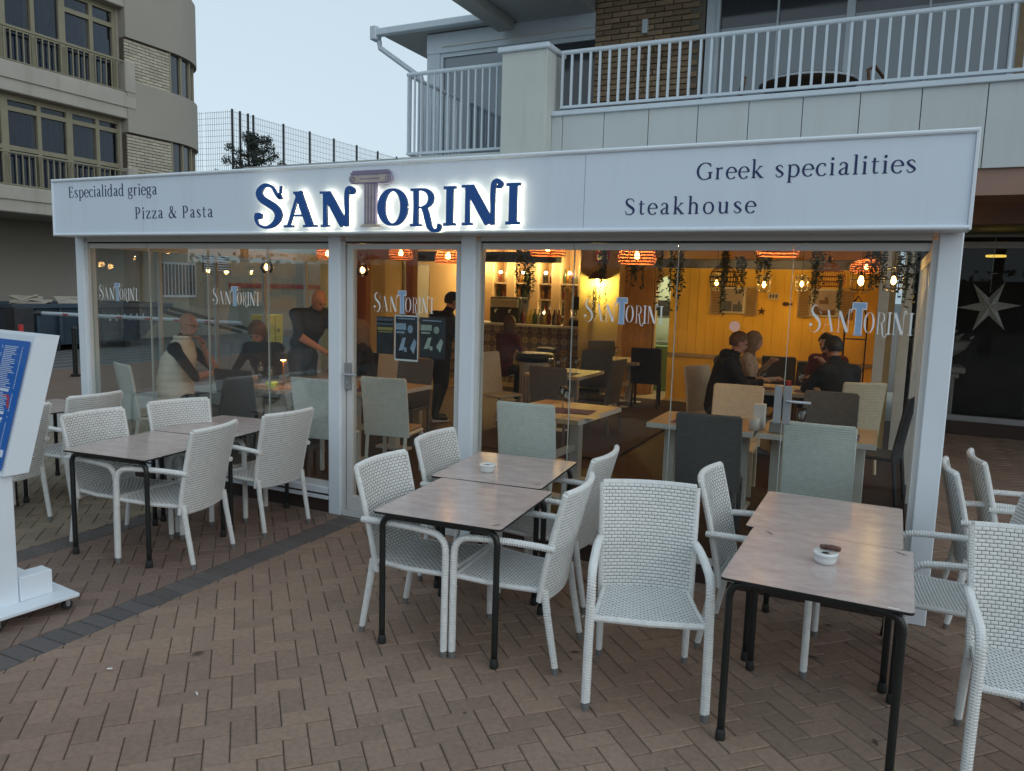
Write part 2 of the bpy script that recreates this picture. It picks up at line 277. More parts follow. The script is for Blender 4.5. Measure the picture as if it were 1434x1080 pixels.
# ------------------------------------------------------------------ mesh helpers
class MB:
    def __init__(s): s.v = []; s.f = []; s.mi = []; s.cur = 0
    def add(s, vs, fs):
        o = len(s.v); s.v += [tuple(v) for v in vs]; s.f += [tuple(i+o for i in f) for f in fs]; s.mi += [s.cur]*len(fs)
    def box(s, a, b, rz=0.0, c=None):
        x0, y0, z0 = a; x1, y1, z1 = b
        vs = [(x0, y0, z0), (x1, y0, z0), (x1, y1, z0), (x0, y1, z0), (x0, y0, z1), (x1, y0, z1), (x1, y1, z1), (x0, y1, z1)]
        if rz:
            if c is None: c = ((x0+x1)/2, (y0+y1)/2)
            vs = [(c[0]+(x-c[0])*cos(rz)-(y-c[1])*sin(rz), c[1]+(x-c[0])*sin(rz)+(y-c[1])*cos(rz), z) for x, y, z in vs]
        s.add(vs, [(0, 3, 2, 1), (4, 5, 6, 7), (0, 1, 5, 4), (1, 2, 6, 5), (2, 3, 7, 6), (3, 0, 4, 7)])
        return s
    def bev(s, a, b, r=.004):
        # box with chamfered edges
        x0, y0, z0 = a; x1, y1, z1 = b; bm = bmesh.new()
        bmesh.ops.create_cube(bm, size=1)
        for v in bm.verts: v.co = Vector(((x0+x1)/2+v.co.x*(x1-x0), (y0+y1)/2+v.co.y*(y1-y0), (z0+z1)/2+v.co.z*(z1-z0)))
        r = min(r, .45*min(abs(x1-x0), abs(y1-y0), abs(z1-z0)))
        bmesh.ops.bevel(bm, geom=bm.edges[:], offset=r, segments=1, affect='EDGES')
        s.bm(bm); return s
    def bm(s, bm, mtx=None):
        bm.verts.index_update()
        s.add([(mtx @ v.co) if mtx else v.co.copy() for v in bm.verts], [[v.index for v in f.verts] for f in bm.faces]); bm.free()
    def quad(s, *p): s.add(p, [tuple(range(len(p)))]); return s
    def tube(s, pts, r, n=8, cap=True, sy=1.0, up=None, ring=None):
        """r: float or list; ring=(pitch, amp): wound strands; sy: second-axis ratio"""
        pts = [Vector(p) for p in pts]; rs = r if isinstance(r, (list, tuple)) else [r]*len(pts)
        if ring:
            P = []; Rr = []; acc = 0
            for i in range(len(pts)-1):
                L = (pts[i+1]-pts[i]).length; k = max(1, round(L/(ring[0]/3)))
                for j in range(k): P.append(pts[i].lerp(pts[i+1], j/k)); Rr.append(rs[i]+(rs[i+1]-rs[i])*j/k)
            P.append(pts[-1]); Rr.append(rs[-1]); pts, rs = P, Rr
        N = len(pts); T = []
        for i in range(N):
            t = (pts[min(N-1, i+1)]-pts[max(0, i-1)]); T.append(t.normalized() if t.length > 1e-9 else Vector((0, 0, 1)))
        u = Vector(up) if up else (Vector((0, 0, 1)) if abs(T[0].z) < .9 else Vector((1, 0, 0)))
        vs = []; fs = []
        for i in range(N):
            a = (u-T[i]*u.dot(T[i]));
            if a.length < 1e-6: a = T[i].orthogonal()
            a.normalize(); b = T[i].cross(a); u = a
            for k in range(n):
                th = 2*pi*k/n; rr = rs[i]
                if ring: rr *= 1+ring[1]*(-2.2 if (i+(k*4//n)) % 3 == 0 else .6)
                vs.append(pts[i]+a*cos(th)*rr+b*sin(th)*rr*sy)
        for i in range(N-1):
            for k in range(n): fs.append((i*n+k, i*n+(k+1) % n, (i+1)*n+(k+1) % n, (i+1)*n+k))
        if cap: fs.append(tuple(range(n))[::-1]); fs.append(tuple((N-1)*n+k for k in range(n)))
        s.add(vs, fs); return s
    def lathe(s, prof, n=12, c=(0, 0, 0), sx=1, sy=1, cap=True):
        vs = []; fs = []
        for r, z in prof:
            for k in range(n): vs.append((c[0]+r*sx*cos(2*pi*k/n), c[1]+r*sy*sin(2*pi*k/n), c[2]+z))
        for i in range(len(prof)-1):
            for k in range(n): fs.append((i*n+k, i*n+(k+1) % n, (i+1)*n+(k+1) % n, (i+1)*n+k))
        if cap: fs.append(tuple(range(n))[::-1]); fs.append(tuple((len(prof)-1)*n+k for k in range(n)))
        s.add(vs, fs); return s
    def prism(s, poly, axis, a, b):
        n = len(poly)
        def P(p, t): return {'x': (t, p[0], p[1]), 'y': (p[0], t, p[1]), 'z': (p[0], p[1], t)}[axis]
        s.add([P(p, a) for p in poly]+[P(p, b) for p in poly], [tuple(range(n)), tuple(range(2*n-1, n-1, -1))]+[(i, i+n, (i+1) % n+n, (i+1) % n) for i in range(n)])
        return s
    def mesh(s, name, mats, smooth=False):
        me = bpy.data.meshes.new(name); me.from_pydata(s.v, [], s.f)
        for m in (mats if isinstance(mats, (list, tuple)) else [mats]): me.materials.append(m)
        if any(s.mi): me.polygons.foreach_set('material_index', s.mi)
        if smooth: me.polygons.foreach_set('use_smooth', [True]*len(s.f))
        me.update()
        b = bmesh.new(); b.from_mesh(me); bmesh.ops.recalc_face_normals(b, faces=b.faces); b.to_mesh(me); b.free()
        return me
    def faces_mat(s, n0, sel):
        for i in sel: s.mi[n0+i] = 1
    def build(s, name, mats, parent=None, smooth=False, kind=None, loc=None, label=None):
        o = bpy.data.objects.new(name, s.mesh(name, mats, smooth)); COL.objects.link(o)
        if parent: o.parent = parent
        if kind: o['kind'] = kind
        if loc: o.location = loc
        if label: o['label'] = label
        return o
def tag(o, label=None, cat=None, group=None, kind=None):
    if label: o['label'] = label
    if cat: o['category'] = cat
    if group: o['group'] = group
    if kind: o['kind'] = kind
    return o
def thing(name, label, cat, loc=(0, 0, 0), rz=0.0, group=None):
    o = bpy.data.objects.new(name, None); o.empty_display_size = .1; COL.objects.link(o)
    o.location = loc; o.rotation_euler = (0, 0, rz); return tag(o, label, cat, group)
def structure(name, mb, m, smooth=False): return mb.build(name, m, kind='structure', smooth=smooth)
def copy_tree(o, parent=None):
    c = o.copy(); COL.objects.link(c)
    if parent is not None: c.parent = parent
    for ch in list(o.children): copy_tree(ch, c)
    return c
def part_copy(src, loc=None, rz=None, parent=None, name=None):
    c = src.copy(); COL.objects.link(c)
    if parent is not None: c.parent = parent
    if loc is not None: c.location = loc
    if rz is not None: c.rotation_euler = (0, 0, rz)
    return c
def lamp(name, loc, power, col=(1, .55, .22), r=.04, parent=None):
    d = bpy.data.lights.new(name, 'POINT'); d.energy = power; d.color = col; d.shadow_soft_size = r
    o = bpy.data.objects.new(name, d); COL.objects.link(o); o.location = loc
    if parent: o.parent = parent
    return o
def smoothpts(pts, k=6):
    """Catmull-Rom through points of any dimension"""
    out = []; n = len(pts)
    for i in range(n-1):
        p0 = pts[max(0, i-1)]; p1 = pts[i]; p2 = pts[i+1]; p3 = pts[min(n-1, i+2)]
        for j in range(k):
            t = j/k
            out.append(tuple(.5*((2*b)+(-a+c)*t+(2*a-5*b+4*c-d)*t*t+(-a+3*b-3*c+d)*t**3) for a, b, c, d in zip(p0, p1, p2, p3)))
    out.append(tuple(pts[-1])); return out
# ------------------------------------------------------------------ lettering (pen strokes with contrast)
def arc(cx, cy, rx, ry, a0, a1, tk=.085, tn=.03, n=14):
    out = []
    for i in range(n+1):
        a = RAD(a0+(a1-a0)*i/n); out.append((cx+rx*cos(a), cy+ry*sin(a), tn+(tk-tn)*abs(cos(a))**1.3))
    return tuple(out)
def ln(x0, y0, x1, y1, w=.085, w2=None): return [(x0, y0, w), (x1, y1, w if w2 is None else w2)]
def sf(x, y, h=.085): return [(x-h, y, .028), (x+h, y, .028)]
C_ = .66; X_ = .45; T_ = .085
G = {
 'E': (.54, [ln(.13, 0, .13, C_), ln(.05, .014, .46, .014, .028), ln(.05, C_-.014, .44, C_-.014, .028), ln(.13, .34, .36, .34, .028), ln(.45, .0, .47, .16, .03), ln(.43, C_, .44, .53, .03), ln(.36, .27, .36, .41, .025)]),
 'P': (.52, [ln(.13, 0, .13, C_), sf(.13, .014, .1), ln(.04, C_-.014, .25, C_-.014, .028), arc(.24, .47, .19, .176, 90, -90), ln(.13, .294, .24, .294, .028)]),
 'S': (.48, [[(.39, .52, .03), (.36, .60, .035), (.24, .65, .04), (.11, .61, .06), (.08, .50, .085), (.15, .40, .1), (.28, .31, .105), (.38, .23, .1), (.39, .12, .08), (.31, .03, .05), (.19, .012, .04), (.09, .05, .035), (.06, .16, .03)]]),
 'G': (.66, [arc(.35, .33, .29, .32, 48, 318, .095), ln(.55, .04, .55, .28, .085), sf(.55, .28, .09), ln(.55, .62, .56, .50, .03)]),
 '&': (.66, [[(.56, .38, .03), (.50, .20, .03), (.36, .05, .04), (.2, .01, .07), (.07, .09, .085), (.08, .22, .07), (.2, .34, .035), (.33, .45, .05), (.36, .56, .06), (.28, .65, .035), (.18, .61, .06), (.17, .50, .075), (.28, .32, .095), (.45, .1, .1), (.62, .01, .06)], sf(.57, .38, .07)]),
 'a': (.43, [[(.08, .35, .06), (.13, .43, .04), (.23, .44, .04), (.30, .36, .08), (.30, .2, .085), (.30, .06, .08), (.36, .015, .04), (.41, .05, .025)], [(.30, .27, .03), (.17, .22, .04), (.08, .12, .08), (.14, .02, .05), (.23, .03, .03), (.30, .1, .03)]]),
 'c': (.40, [arc(.23, .22, .175, .225, 50, 320), [(.31, .38, .07), (.345, .35, .07)]]),
 'd': (.50, [arc(.22, .22, .17, .225, 60, 300), ln(.36, 0, .36, .70), ln(.28, .69, .36, .70, .028), ln(.36, .014, .46, .014, .028)]),
 'e': (.41, [arc(.22, .22, .175, .225, 5, 320), ln(.06, .25, .39, .25, .028)]),
 'g': (.45, [arc(.2, .29, .13, .15, 0, 360), ln(.29, .42, .43, .43, .04), [(.13, .16, .03), (.08, .10, .05), (.15, .04, .06), (.30, .02, .07), (.38, -.07, .07), (.30, -.18, .03), (.17, -.2, .03), (.06, -.13, .05), (.07, -.04, .03), (.13, .03, .03)]]),
 'h': (.52, [ln(.12, 0, .12, .70), ln(.04, .69, .12, .70, .028), sf(.12, .014, .075), [(.12, .34, .03), (.22, .43, .04), (.32, .42, .06), (.38, .32, .085), (.38, .15, .085), (.38, 0, .085)], sf(.38, .014, .075)]),
 'i': (.24, [ln(.12, 0, .12, .44), ln(.04, .43, .12, .44, .028), sf(.12, .014, .08), ln(.12, .55, .12, .64, .09)]),
 'k': (.50, [ln(.12, 0, .12, .70), ln(.04, .69, .12, .70, .028), sf(.12, .014, .075), ln(.14, .2, .37, .43, .03), ln(.19, .26, .40, .01, .085), sf(.37, .43, .07), sf(.42, .014, .07)]),
 'l': (.24, [ln(.12, 0, .12, .70), ln(.04, .69, .12, .70, .028), sf(.12, .014, .08)]),
 'o': (.46, [arc(.23, .22, .18, .225, 0, 360)]),
 'p': (.50, [ln(.13, -.21, .13, .44), ln(.05, .43, .13, .44, .028), sf(.13, -.2, .08), arc(.27, .22, .17, .225, 120, -120)]),
 'r': (.37, [ln(.12, 0, .12, .44), ln(.04, .43, .12, .44, .028), sf(.12, .014, .08), [(.12, .32, .03), (.20, .42, .04), (.30, .41, .085)]]),
 's': (.36, [[(.29, .34, .03), (.24, .42, .035), (.15, .43, .04), (.07, .36, .075), (.12, .27, .085), (.23, .19, .085), (.30, .11, .075), (.23, .02, .04), (.12, .015, .035), (.05, .11, .03)]]),
 't': (.31, [ln(.13, .07, .13, .56, .075), [(.13, .1, .075), (.17, .02, .05), (.28, .05, .03)], ln(.03, .43, .28, .43, .03)]),
 'u': (.52, [ln(.12, .44, .12, .14), [(.12, .16, .085), (.15, .04, .07), (.25, .012, .04), (.36, .09, .03)], ln(.38, 0, .38, .44), ln(.04, .43, .12, .44, .028), ln(.30, .43, .38, .44, .028), ln(.38, .014, .46, .014, .028)]),
 'z': (.42, [ln(.05, .43, .36, .43, .032), ln(.34, .42, .07, .02, .08), ln(.05, .014, .38, .014, .032), ln(.37, .0, .39, .11, .03), ln(.05, .44, .04, .34, .03)]),
 ' ': (.26, []),
}
# big decorative capitals, height 1
A_ = .17
BIG = {
 'S': (.95, [[(.80, .98, .05), (.84, .82, .10), (.74, .92, .08), (.58, 1.16, .08), (.36, 1.2, .13), (.20, 1.02, .19), (.27, .83, .21), (.48, .68, .22), (.70, .52, .22), (.78, .30, .21), (.66, .08, .16), (.42, -.03, .09), (.20, .03, .07), (.10, .17, .08), (.10, .33, .12)], [(.06, .31, .18), (.20, .31, .2), (.27, .30, .14)], [(.84, .96, .06), (.86, 1.17, .05)]]),
 'A': (.86, [ln(.40, 1.0, .72, .05, .2), ln(.40, .92, .13, .03, .075), ln(.22, .33, .62, .33, .06), ln(.28, .97, .52, .97, .075), ln(.0, .03, .27, .03, .07), ln(.55, .03, .93, .03, .07)]),
 'N': (.90, [ln(.14, .0, .14, .97, .11), ln(.17, .96, .66, .04, .23), [(.72, .0, .10), (.72, .4, .10), (.72, .8, .11), (.745, 1.02, .12), (.82, 1.07, .12), (.90, 1.0, .12), (.86, .93, .10), (.80, .95, .06)], ln(.0, .97, .24, .97, .07), ln(.02, .03, .26, .03, .07)]),
 'O': (.86, [arc(.42, .5, .33, .46, 0, 360, .22, .07, 32)]),
 'R': (.92, [ln(.20, .0, .20, .97, .15), ln(.04, .97, .40, .97, .07), arc(.38, .73, .27, .235, 90, -90, .17, .07), ln(.22, .5, .42, .5, .06), ln(.04, .03, .38, .03, .07), [(.40, .52, .12), (.48, .42, .17), (.55, .2, .17), (.62, -.02, .15), (.74, -.12, .10), (.87, -.09, .12), (.90, .0, .12), (.84, .03, .08)]]),
 'I': (.40, [ln(.2, .0, .2, 1.0, .19), ln(.03, .035, .37, .035, .08), ln(.03, .965, .37, .965, .08)]),
}
def stroke(mb, st, x0, z0, sx, sz, y, depth, shrink=0.0, eps=0.0):
    pts = st if len(st) == 2 or isinstance(st, tuple) else smoothpts(st, 5)
    n = len(pts); L = []; R = []
    for i, (x, z, w) in enumerate(pts):
        a = pts[max(0, i-1)]; b = pts[min(n-1, i+1)]
        dx, dz = b[0]-a[0], b[1]-a[1]; l = sqrt(dx*dx+dz*dz) or 1; nx, nz = -dz/l, dx/l
        w = max(.01, w-shrink)
        L.append((x0+(x+nx*w/2)*sx, z0+(z+nz*w/2)*sz)); R.append((x0+(x-nx*w/2)*sx, z0+(z-nz*w/2)*sz))
    y -= eps; vs = []
    for (lx, lz), (rx, rz) in zip(L, R): vs += [(lx, y, lz), (rx, y, rz), (lx, y+depth, lz), (rx, y+depth, rz)]
    fs = []
    for i in range(n-1):
        a = i*4; b = a+4
        fs += [(a, a+1, b+1, b), (a+2, b+2, b+3, a+3), (a, b, b+2, a+2), (a+1, a+3, b+3, b+1)]
    fs += [(0, 2, 3, 1), ((n-1)*4, (n-1)*4+1, (n-1)*4+3, (n-1)*4+2)]
    mb.add(vs, fs)
def text_serif(s, x0, x1, z0, em, y, depth, m, parent):
    tot = sum(G[c][0] for c in s)*em; tr = (x1-x0-tot)/max(1, len(s)-1)
    sxx = 1.0
    if tr < 0: sxx = (x1-x0)/tot; tr = 0
    x = x0; mb = MB()
    for c in s+' ':
        if c == ' ' and mb.v: mb.build('lettering', m, parent); mb = MB()
        for i, st in enumerate(G[c][1]): stroke(mb, st, x, z0, em*sxx, em, y, depth, eps=.0003*i)
        x += G[c][0]*em*sxx+tr
# ------------------------------------------------------------------ ground
g = MB(); g.box((-9.2, -60, -.5), (60, 60, -.016)); structure('ground', g, M['joint'])
def px(P):
    d = Vector(P)-CAMP; z = d.dot(Fv)
    if z < .2: return None
    return (512+768.2*d.dot(R2)/z, 385.5-768.2*d.dot(U2)/z, z)
def brick_mesh(name, lx, ly, m, ch=.004, rr=0):
    b = MB(); x, y = lx/2, ly/2; c = ch
    vs = [(-x, -y, -.016), (x, -y, -.016), (x, y, -.016), (-x, y, -.016), (-x, -y, -c), (x, -y, -c), (x, y, -c), (-x, y, -c), (-x+c, -y+c, 0), (x-c, -y+c, 0), (x-c, y-c, 0), (-x+c, y-c, 0)]
    fs = [(0, 1, 5, 4), (1, 2, 6, 5), (2, 3, 7, 6), (3, 0, 4, 7), (4, 5, 9, 8), (5, 6, 10, 9), (6, 7, 11, 10), (7, 4, 8, 11), (8, 9, 10, 11)]
    b.add(vs, fs); return b, vs, fs
def pave(name, mbricks, cells, clip, lx, ly, jitter=.0018, kind_name='brick', keep=300, jm='joint'):
    """cells: list of (cx, cy, angle). clip(x,y)->bool. The bricks showing largest are single objects, the rest one mesh."""
    base, vs, fs = brick_mesh('brick', lx, ly, mbricks)
    me = base.mesh('brick', mbricks)
    x0, y0, x1, y1 = clip
    bm_ = MB(); bm_.box((x0, y0, -.02), (x1, y1, -.0105)); root = bm_.build(name, M[jm], kind='structure')
    R = random.Random(name); rest = MB(); cand = []
    hl = lx/2
    for (cx, cy, a) in cells:
        ex = abs(cos(a))*lx/2+abs(sin(a))*ly/2; ey = abs(sin(a))*lx/2+abs(cos(a))*ly/2
        if cx+ex < x0+.01 or cx-ex > x1-.01 or cy+ey < y0+.01 or cy-ey > y1-.01: continue
        cut = cx-ex < x0 or cx+ex > x1 or cy-ey < y0 or cy+ey > y1
        p = px((cx, cy, 0)); size = 0
        if p and -10 < p[0] < 1034 and -10 < p[1] < 781: size = 1/p[2]
        cand.append((size if not cut else 0, cx, cy, a, cut, R.uniform(-1, 1)*jitter, R.uniform(-1, 1)*.006, R.uniform(-1, 1)*.006))
    cand.sort(key=lambda t: -t[0])
    for i, (sz, cx, cy, a, cut, dz, t1, t2) in enumerate(cand):
        if i < keep and sz > 0:
            o = bpy.data.objects.new('brick', me); COL.objects.link(o); o.parent = root
            o.location = (cx, cy, dz); o.rotation_euler = (t1, t2, a)
        elif not cut:
            ca, sa = cos(a), sin(a)
            rest.add([(cx+ca*x-sa*y, cy+sa*x+ca*y, z+dz+(t2*x+t1*y if z > -.01 else 0)) for x, y, z in vs], fs)
        else:
            # clip polygon of the brick against the rectangle
            ca, sa = cos(a), sin(a); poly = [(cx+ca*x-sa*y, cy+sa*x+ca*y) for x, y in ((-lx/2, -ly/2), (lx/2, -ly/2), (lx/2, ly/2), (-lx/2, ly/2))]
            for ax, lim, sg in ((0, x0+.003, 1), (0, x1-.003, -1), (1, y0+.003, 1), (1, y1-.003, -1)):
                out = []
                for k in range(len(poly)):
                    P, Q = poly[k], poly[(k+1) % len(poly)]; dp = (P[ax]-lim)*sg; dq = (Q[ax]-lim)*sg
                    if dp >= 0: out.append(P)
                    if (dp < 0) != (dq < 0):
                        t = dp/(dp-dq); out.append((P[0]+(Q[0]-P[0])*t, P[1]+(Q[1]-P[1])*t))
                poly = out
                if len(poly) < 3: break
            if len(poly) >= 3:
                n = len(poly); mx = sum(p[0] for p in poly)/n; my = sum(p[1] for p in poly)/n
                inn = [(mx+(p[0]-mx)*.965, my+(p[1]-my)*.965) for p in poly]
                rest.add([(p[0], p[1], -.0104) for p in poly]+[(p[0], p[1], -.004+dz) for p in poly]+[(p[0], p[1], dz) for p in inn],
                         [(k, (k+1) % n, n+(k+1) % n, n+k) for k in range(n)]+[(n+k, n+(k+1) % n, 2*n+(k+1) % n, 2*n+k) for k in range(n)]+[tuple(range(2*n, 3*n))])
    if rest.v: rest.build('more_bricks', mbricks, root, kind='stuff')
    return root
def herring(x0, y0, x1, y1, p=.1045, ang=RAD(45), ox=0, oy=0):
    """1:2 herringbone; p = half brick length incl. joint"""
    cells = []; R0 = max(x1-x0, y1-y0)*1.0+1; mx, my = (x0+x1)/2, (y0+y1)/2; n = int(R0/p)+4
    ca, sa = cos(ang), sin(ang)
    for j in range(-n, n):
        for i in range(-n, n):
            k = (i-j) % 4
            if k == 0: u, v, a = (i+1)*p, (j+.5)*p, 0
            elif k == 3: u, v, a = (i+.5)*p, (j)*p, pi/2
            else: continue
            if a: v = (j+1)*p
            x = mx+ca*u-sa*v+ox; y = my+sa*u+ca*v+oy
            if x0-.2 < x < x1+.2 and y0-.2 < y < y1+.2: cells.append((x, y, a+ang))
    return cells
BL, BW = .204, .1005
pave('pavement', M['brick_a'], herring(-3.735, -6.2, 5.2, 8.0), (-3.735, -6.2, 5.2, 8.0), BL, BW, keep=300, jm='joint')
pave('terrace_strip', M['brick_b'], herring(-5.11, -6.2, -3.945, .3, ox=.03), (-5.11, -6.2, -3.945, .3), BL, BW, keep=120, jitter=.001)
pave('side_pavement', M['brick_c'], herring(-9.2, -6.2, -5.33, 12.0, ox=.05), (-9.2, -6.2, -5.33, 12.0), BL, BW, keep=80, jitter=.0015)
def rowcells(x, y0, y1, p): return [(x, y0+i*p, 0) for i in range(int((y1-y0)/p))]
pave('paving_band', M['band'], rowcells(-3.84, -6.2, .3, .1095), (-3.945, -6.2, -3.735, .3), .2045, .1030, keep=60, jitter=.001, jm='joint_pale')
pave('paving_band', M['band'], rowcells(-5.22, -6.2, 2.2, .1095), (-5.33, -6.2, -5.11, 2.2), .2045, .1035, keep=40, jitter=.001, jm='joint_pale')
# street side on the left
g = MB(); g.box((-11.2, -60, -.5), (-9.2, 60, .0)); structure('kerb_path', g, M['kerb'])
g = MB(); g.box((-15.3, -60, -.5), (-11.2, 60, -.002)); structure('side_walk', g, M['red_paving'])
g = MB(); g.box((-60, -60, -.5), (-15.3, 60, -.05)); road = structure('street', g, M['asphalt'])
g = MB()
for i in range(9): g.box((-20.9+i*.62, 4, -.0499), (-20.6+i*.62, 17, -.044))
g.build('crossing_stripe', M['roadpaint'], road)
g = MB(); g.box((-300, 60, -.6), (300, 400, -.1)); g.box((-300, -400, -.6), (300, -60, -.1)); g.box((-300, -60, -.6), (-60, 60, -.1)); g.box((60, -60, -.6), (300, 60, -.1)); structure('far_ground', g, M['asphalt'])

# ------------------------------------------------------------------ restaurant pavilion
FZ = .10
pav = thing('glass_pavilion', 'white framed glass dining pavilion under the restaurant sign', 'pavilion')
posts = [(-7.20, -7.085), (-4.086, -3.966), (-2.857, -2.737), (.224, .344)]
for a, b in posts:
    MB().bev((a, .229, 0), (b, .349, 2.30), .006).build('post', M['alu'], pav)
    # inner grey jamb profile
    MB().box((b, .255, .0), (b+.03, .34, 2.25)).build('jamb', M['alu2'], pav) if b < .2 else MB().box((a-.03, .255, 0), (a, .34, 2.25)).build('jamb', M['alu2'], pav)
bays = [(-7.055, -4.09), (-2.705, .19)]
for a, b in bays+[(-3.93, -2.86)]:
    MB().box((a, .25, 2.25), (b, .34, 2.298)).build('head_track', M['alu2'], pav)
    MB().box((a, .262, 2.236), (b, .33, 2.2495)).build('shadow_gap', M['black'], pav)
# sills
MB().box((-7.085, .235, .165), (-4.09, .36, .212)).build('sill', M['alu'], pav)
MB().box((-7.085, .225, .118), (-4.09, .245, .145)).build('sill', M['alu'], pav)
MB().box((-7.085, .25, .0), (-4.09, .42, .164)).build('plinth', M['brown_base'], pav)
MB().box((-2.735, .25, .0), (.22, .42, .10)).build('plinth', M['brown_base'], pav)
MB().box((-2.735, .265, .1005), (.22, .325, .118)).build('sill', M['brown_base'], pav)
MB().box((-3.964, .25, .0), (-2.86, .42, .045)).build('threshold', M['alu2'], pav)
def pane(x0, x1, z0=.12, z1=2.235, y=.285):
    o = MB().box((x0+.003, y, z0), (x1-.003, y+.01, z1)).build('glass_pane', M['glass'], pav)
    MB().box((x0, y-.004, z0), (x0+.0028, y+.014, z1)).build('glass_edge', M['glass_edge'], o)
    MB().box((x0+.003, y-.008, z1-.045), (x1-.003, y-.0005, z1)).build('top_clip', M['alu2'], o)
    MB().box((x0+.003, y-.008, z0), (x1-.003, y-.0005, z0+.05)).build('bottom_clip', M['alu2'], o)
    return o
for a, b in ((-7.055, -6.23), (-6.23, -5.483), (-5.483, -4.776), (-4.776, -4.09)): pane(a, b, .213)
for a, b in ((-2.705, -1.984), (-1.984, -1.257), (-1.257, -.548), (-.548, .19)): pane(a, b)
# entrance door: frame, pane, handle
dr = MB().box((-3.925, .27, .05), (-3.868, .32, 2.23)).box((-2.915, .27, .05), (-2.862, .32, 2.23)).box((-3.868, .27, .05), (-2.915, .32, .17)).box((-3.868, .27, 2.19), (-2.915, .32, 2.23)).build('door_frame', M['alu2'], pav)
MB().box((-3.866, .29, .172), (-2.917, .298, 2.188)).build('glass_pane', M['glass'], dr)
MB().bev((-3.935, .245, 1.06), (-3.875, .269, 1.28)).build('lock_case', M['grey_metal'], dr)
MB().tube([(-3.905, .244, 1.19), (-3.905, .215, 1.19), (-3.89, .205, 1.19), (-3.78, .205, 1.19)], .010, 8).build('handle', M['steel'], dr)
MB().tube([(-3.90, .246, 1.12), (-3.90, .236, 1.12)], .014, 12).build('lock_cylinder', M['steel'], dr)
# folding door lock in the right bay
lk = MB().bev((-.600, .262, 1.12), (-.553, .284, 1.36)).bev((-.545, .262, 1.12), (-.497, .284, 1.36)).build('lock_case', M['grey_metal'], pav)
MB().tube([(-.52, .262, 1.27), (-.52, .235, 1.27), (-.50, .228, 1.27), (-.38, .228, 1.27)], .009, 8).build('handle', M['steel'], lk)
# side glass walls, roof
for xx in (-7.14, .284):
    for k in range(6):
        y0 = .36+k*.78
        if y0 > 3.9 and xx < 0: continue
        MB().box((xx-.005, y0+.02, .14), (xx+.005, min(y0+.78, 4.05 if xx < 0 else 4.98), 2.2)).build('glass_pane', M['glass'], pav)
        MB().box((xx-.02, y0-.012, .1), (xx+.02, y0+.018, 2.25)).build('mullion', M['alu2'], pav)
    MB().box((xx-.03, .35, 2.2005), (xx+.03, 4.1, 2.30)).build('side_beam', M['alu'], pav)
    MB().box((xx-.03, .35, 0), (xx+.03, 4.1, .139)).build('plinth', M['brown_base'], pav)
MB().box((-7.18, .22, 2.5), (.36, 4.0, 2.74)).build('roof', M['alu2'], pav)
MB().box((-7.17, .40, 2.44), (.33, 4.0, 2.4995)).build('ceiling_lining', M['ceil'], pav)
MB().box((-7.2, .215, 2.3005), (.344, .36, 2.499)).build('front_beam', M['alu2'], pav)
for k in range(4): MB().box((-7.17, .9+k*.8, 2.38), (.33, .96+k*.8, 2.4395)).build('ceiling_rafter', M['ceil'], pav)

# ------------------------------------------------------------------ sign fascia
sg = thing('fascia_sign', 'long white fascia board lettered for the restaurant above the glass front', 'sign')
for a, b in ((-7.145, -5.94), (-5.937, -1.82), (-1.817, .336)):
    MB().box((a, .0, 2.31), (b, .19, 2.785)).build('sign_panel', M['panel'], sg)
MB().tube([(-7.155, -.004, 2.795), (.346, -.004, 2.795)], .014, 10).build('trim', M['alu'], sg)
MB().tube([(-7.155, -.004, 2.299), (.346, -.004, 2.299)], .013, 10).build('trim', M['alu'], sg)
MB().bev((-7.163, -.012, 2.286), (-7.146, .2, 2.809), .003).build('trim', M['alu'], sg)
MB().bev((.337, -.012, 2.286), (.356, .2, 2.809), .003).build('trim', M['alu'], sg)
MB().box((-7.145, .002, 2.7855), (.336, .214, 2.80)).build('top_cover', M['alu2'], sg)
MB().box((-7.145, .002, 2.288), (.336, .214, 2.3095)).build('bottom_cover', M['alu2'], sg)
for s, x0, x1, z0, em, m in (('Especialidad griega', -6.93, -5.75, 2.635, .150, 'navy'), ('Pizza & Pasta', -6.04, -5.095, 2.432, .150, 'navy'), ('Steakhouse', -1.545, -.745, 2.393, .152, 'navy'), ('Greek specialities', -1.105, .075, 2.592, .152, 'navy')):
    text_serif(s, x0, x1, z0, em, -.0018, .0016, M[m], sg)
name = [('S', -4.600, -4.272, 2.345, .262), ('A', -4.282, -3.945, 2.336, .268), ('N', -3.925, -3.590, 2.336, .262), ('O', -3.391, -3.137, 2.336, .268), ('R', -3.122, -2.850, 2.333, .262), ('I', -2.846, -2.732, 2.334, .268), ('N', -2.693, -2.370, 2.336, .270), ('I', -2.362, -2.240, 2.338, .270)]
def bigletter(c, x0, x1, z0, h, y, depth, shrink=0., m=None, parent=None, nm='letter'):
    adv, st = BIG[c]; w = {'S': .97, 'A': .95, 'N': .97, 'O': .84, 'R': .97, 'I': .40}[c]; sx = (x1-x0)/w; t = MB()
    for i, q in enumerate(st): stroke(t, q, x0, z0, sx, h, y, depth, shrink, eps=.0004*i)
    return t.build(nm, m, parent)
for c, x0, x1, z0, h in name:
    o = bigletter(c, x0, x1, z0, h, -.060, .004, 0, M['blue'], sg)
    bigletter(c, x0, x1, z0, h, -.0555, .020, .02, M['navy_side'], o, 'letter_return')
    bigletter(c, x0, x1, z0, h, -.033, .006, .045, M['halo'], o, 'led_strip')
